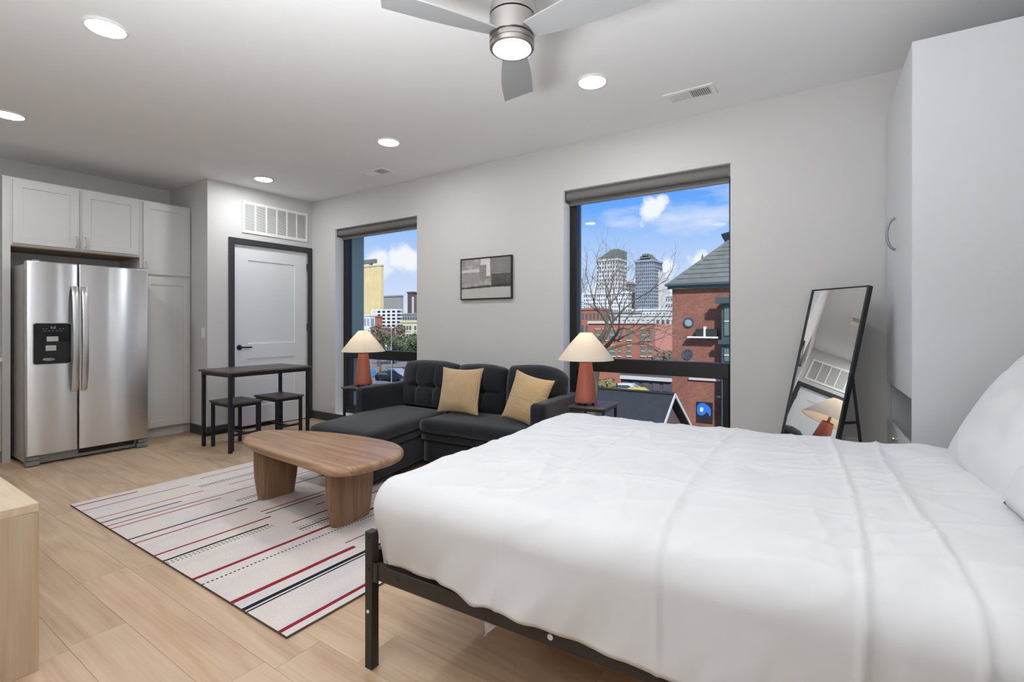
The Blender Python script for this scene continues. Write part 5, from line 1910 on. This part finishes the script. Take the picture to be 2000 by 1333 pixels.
# trees and shrubs
def leafy(name, lab_, px, py, Y, r, m, n=2400, squash=.8, seed=1, size=.16, group=None):
    rg = random.Random(seed)
    c = at(px, py, Y)
    b = thing(name, lab_, 'tree', (c.x, Y, GZ), 0, group)
    obj('trunk', MB().tube([(c.x, Y, GZ), (c.x + .1, Y, (GZ + c.z) / 2), (c.x, Y, c.z)], .18, 7, .09), M_bark, b, smooth=True)
    mb = MB()
    lobes = [(Vector((c.x, Y, c.z)), r)]
    for k in range(6):
        a = rg.uniform(0, 2 * PI)
        lobes.append((Vector((c.x + r * .6 * math.cos(a), Y + r * .6 * math.sin(a), c.z + rg.uniform(-.4, .5) * r)), r * rg.uniform(.4, .65)))
    for k in range(n):
        o_, rr_ = rg.choice(lobes)
        d = Vector((rg.gauss(0, 1), rg.gauss(0, 1), rg.gauss(0, 1))).normalized()
        p = o_ + Vector((d.x, d.y, d.z * squash)) * rr_ * rg.uniform(.65, 1.0)
        u = d.orthogonal().normalized()
        u.rotate(Matrix.Rotation(rg.uniform(0, 6.28), 3, d))
        v = d.cross(u) + Vector((rg.uniform(-.5, .5), rg.uniform(-.5, .5), rg.uniform(-.5, .5)))
        s_ = size * rg.uniform(.6, 1.3)
        mb.quad(p - u * s_, p + v * s_ * .7, p + u * s_, p - v * s_ * .7)
    obj('foliage', mb, m, b, kind='stuff')
    return b


leafy('leafy_tree', 'bushy green tree below the cream building, in the narrow window', 795, 676, 56, 2.3, M_leaf, seed=3)
leafy('leafy_tree', 'dark green tree in the middle of the narrow window', 765, 674, 61, 2.2, M_leaf, seed=4)
leafy('leafy_tree', 'low green bush at the right edge of the narrow window', 818, 682, 61, 2.0, M_leaf, seed=5)
leafy('leafy_tree', 'green bush above the lamp shade in the narrow window', 742, 684, 53.5, 1.3, M_leaf, seed=6)
leafy('bare_thicket', 'brown leafless tree before the parking deck', 738, 655, 66, 2.9, M_leaf2, seed=7, n=2600)
leafy('bare_thicket', 'brown leafless tree left of the cream building', 768, 655, 73, 2.9, M_leaf2, seed=8, n=2600)
leafy('bare_thicket', 'brown leafless tree half hidden by the lamp in the narrow window', 715, 660, 79, 2.8, M_leaf2, seed=9, n=2400)
leafy('bare_thicket', 'brown shrubs at the foot of the coral brick building', 1296, 702, 63, 1.4, M_leaf2, seed=10, n=1500)

leafy('winter_hedge', 'olive winter hedge right of the lamp in the lower pane of the wide window', 1186, 753, 51.4, 1.2, M_grass, seed=12, n=2600, squash=.45)

# bare branching tree in front of the wide window
rg = random.Random(21)
tb = at(1152, 700, 15.0)
bt = thing('bare_tree', 'mossy leafless tree with spreading branches outside the wide window', 'tree', (tb.x, 15.0, GZ))
twigs = MB()


def grow(p, d, L, r, depth, coll):
    pts = [p]
    q = p.copy()
    dd = d.copy()
    for k in range(4):
        dd = (dd + Vector((rg.gauss(0, .16), rg.gauss(0, .16), rg.gauss(.03, .13)))).normalized()
        q = q + dd * L / 4
        pts.append(q.copy())
    r1 = r * .66
    tgt = twigs if depth <= 3 else MB()
    tgt.tube(pts, r, 5 if depth <= 3 else 7, r1)
    if depth > 3:
        obj('branch', tgt, M_bark, bt, smooth=True)
    if depth == 0:
        return
    n = 3 if depth in (5, 3) else 2
    for k in range(n):
        ax = dd.orthogonal().normalized()
        ax.rotate(Matrix.Rotation(rg.uniform(0, 6.28), 3, dd))
        a = rg.uniform(.28, .75)
        nd = (dd * math.cos(a) + ax * math.sin(a) + Vector((.05, 0, .07))).normalized()
        nd.y *= .75
        grow(q if k < 2 else pts[2], nd.normalized(), L * rg.uniform(.68, .86), r1 * rg.uniform(.72, .95), depth - 1, coll)


fork = at(1166, 690, 15.0)
obj('trunk', MB().tube([(tb.x - .2, 15, GZ), (tb.x - .1, 15.05, GZ + 3), (tb.x, 15, GZ + 5.4), (fork.x, 15, fork.z)], .24, 10, .15), M_bark, bt, smooth=True)
for tx, ty, L, r in ((1225, 640, 1.15, .085), (1180, 610, 1.1, .075), (1140, 620, 1.0, .06), (1238, 672, 1.0, .06), (1200, 590, 1.2, .07)):
    q = at(tx, ty, 15.0 + rg.uniform(-.8, .8))
    grow(Vector(fork), (q - fork).normalized(), L, r, 6, None)
obj('twigs', twigs, M_twig, bt, kind='stuff')

# street things
def car(lab_, px, py, Y, m, rz, L=4.4):
    c = at(px, py, Y)
    b = thing('car', lab_, 'car', (c.x, Y, GZ + .03), rz, 'cars on the street')
    prof = [(-.5, .32), (-.5, .62), (-.46, .82), (-.30, .88), (-.19, 1.36), (.16, 1.42), (.30, .98), (.47, .88), (.5, .6), (.5, .32)]
    Rx = Matrix(((1, 0, 0, 0), (0, 0, 1, -.88), (0, 1, 0, 0), (0, 0, 0, 1)))
    obj('body', MB().prism([(x * L, z) for x, z in prof], 0, 1.76, .06, 2, M=Rx), m, b, world=False, smooth=True)
    wp = [(-.27 * L, .92), (-.18 * L, 1.30), (.14 * L, 1.34), (.26 * L, .98)]
    obj('side_windows', MB().prism(wp, -.012, 1.772, M=Rx), M_win, b, world=False)
    for x in (-.3, .3):
        for y in (-.89, .69):
            obj('wheel', MB().lathe([(0, 0), (.31, 0), (.32, .04), (.32, .16), (.31, .2), (0, .2)], 18, M=Matrix.Translation((x * L, y, .31)) @ Matrix.Rotation(-PI / 2, 4, 'X')), M_gloss, b, world=False, smooth=True)
    return b


M_carblk = mat('black_car_paint', rgb(30, 33, 38), .25)
M_carsil = mat('silver_car_paint', rgb(176, 180, 184), .3, metal=.3)
M_caryel = mat('yellow_car_paint', rgb(206, 188, 58), .35)
M_carwht = mat('white_car_paint', rgb(216, 218, 222), .3)
car('black car on the street in the lower pane of the narrow window', 757, 735, 50, M_carblk, 0)
car('silver car parked behind the black car in the narrow window', 772, 735, 54, M_carsil, 0)
car('yellow car on the street in the lower pane of the wide window', 1243, 755, 52, M_caryel, .1)
car('white van-like car left of the yellow car in the wide window', 1222, 752, 55, M_carwht, 0, 4.8)
car('black car near the lamp in the lower pane of the wide window', 1180, 765, 48, M_carblk, 0)
c = at(764.5, 690, 47)
lp = thing('street_lamp', 'slim pale street lamp post in the narrow window', 'street lamp', (c.x, 47, GZ))
zt = zat(764.5, 643, 47)
obj('pole', MB().tube([(c.x, 47, GZ), (c.x, 47, zt)], .06, 8, .045), M_grey, lp, smooth=True)
obj('lamp_arm', MB().tube([(c.x, 47, zt), (c.x - .3, 47, zt + .15), (c.x - 1.0, 47, zt + .2)], .03, 6), M_grey, lp, smooth=True)
obj('lamp_head', MB().box(c.x - 1.6, c.x - .95, 46.85, 47.15, zt + .14, zt + .26, .03, 1), M_grey, lp)
c = at(731, 728, 44)
sg = thing('street_sign', 'round blue street sign right of the lamp in the narrow window', 'sign', (c.x, 44, GZ))
obj('post', MB().tube([(c.x, 44, GZ), (c.x, 44, c.z)], .05, 6), M_grey, sg, smooth=True)
obj('sign_disc', MB().lathe([(0, 0), (.45, 0), (.45, .04), (0, .04)], 24, M=Matrix.Translation((c.x, 43.94, c.z)) @ Matrix.Rotation(PI / 2, 4, 'X')), mat('sign_blue', rgb(40, 120, 196), .5), sg)
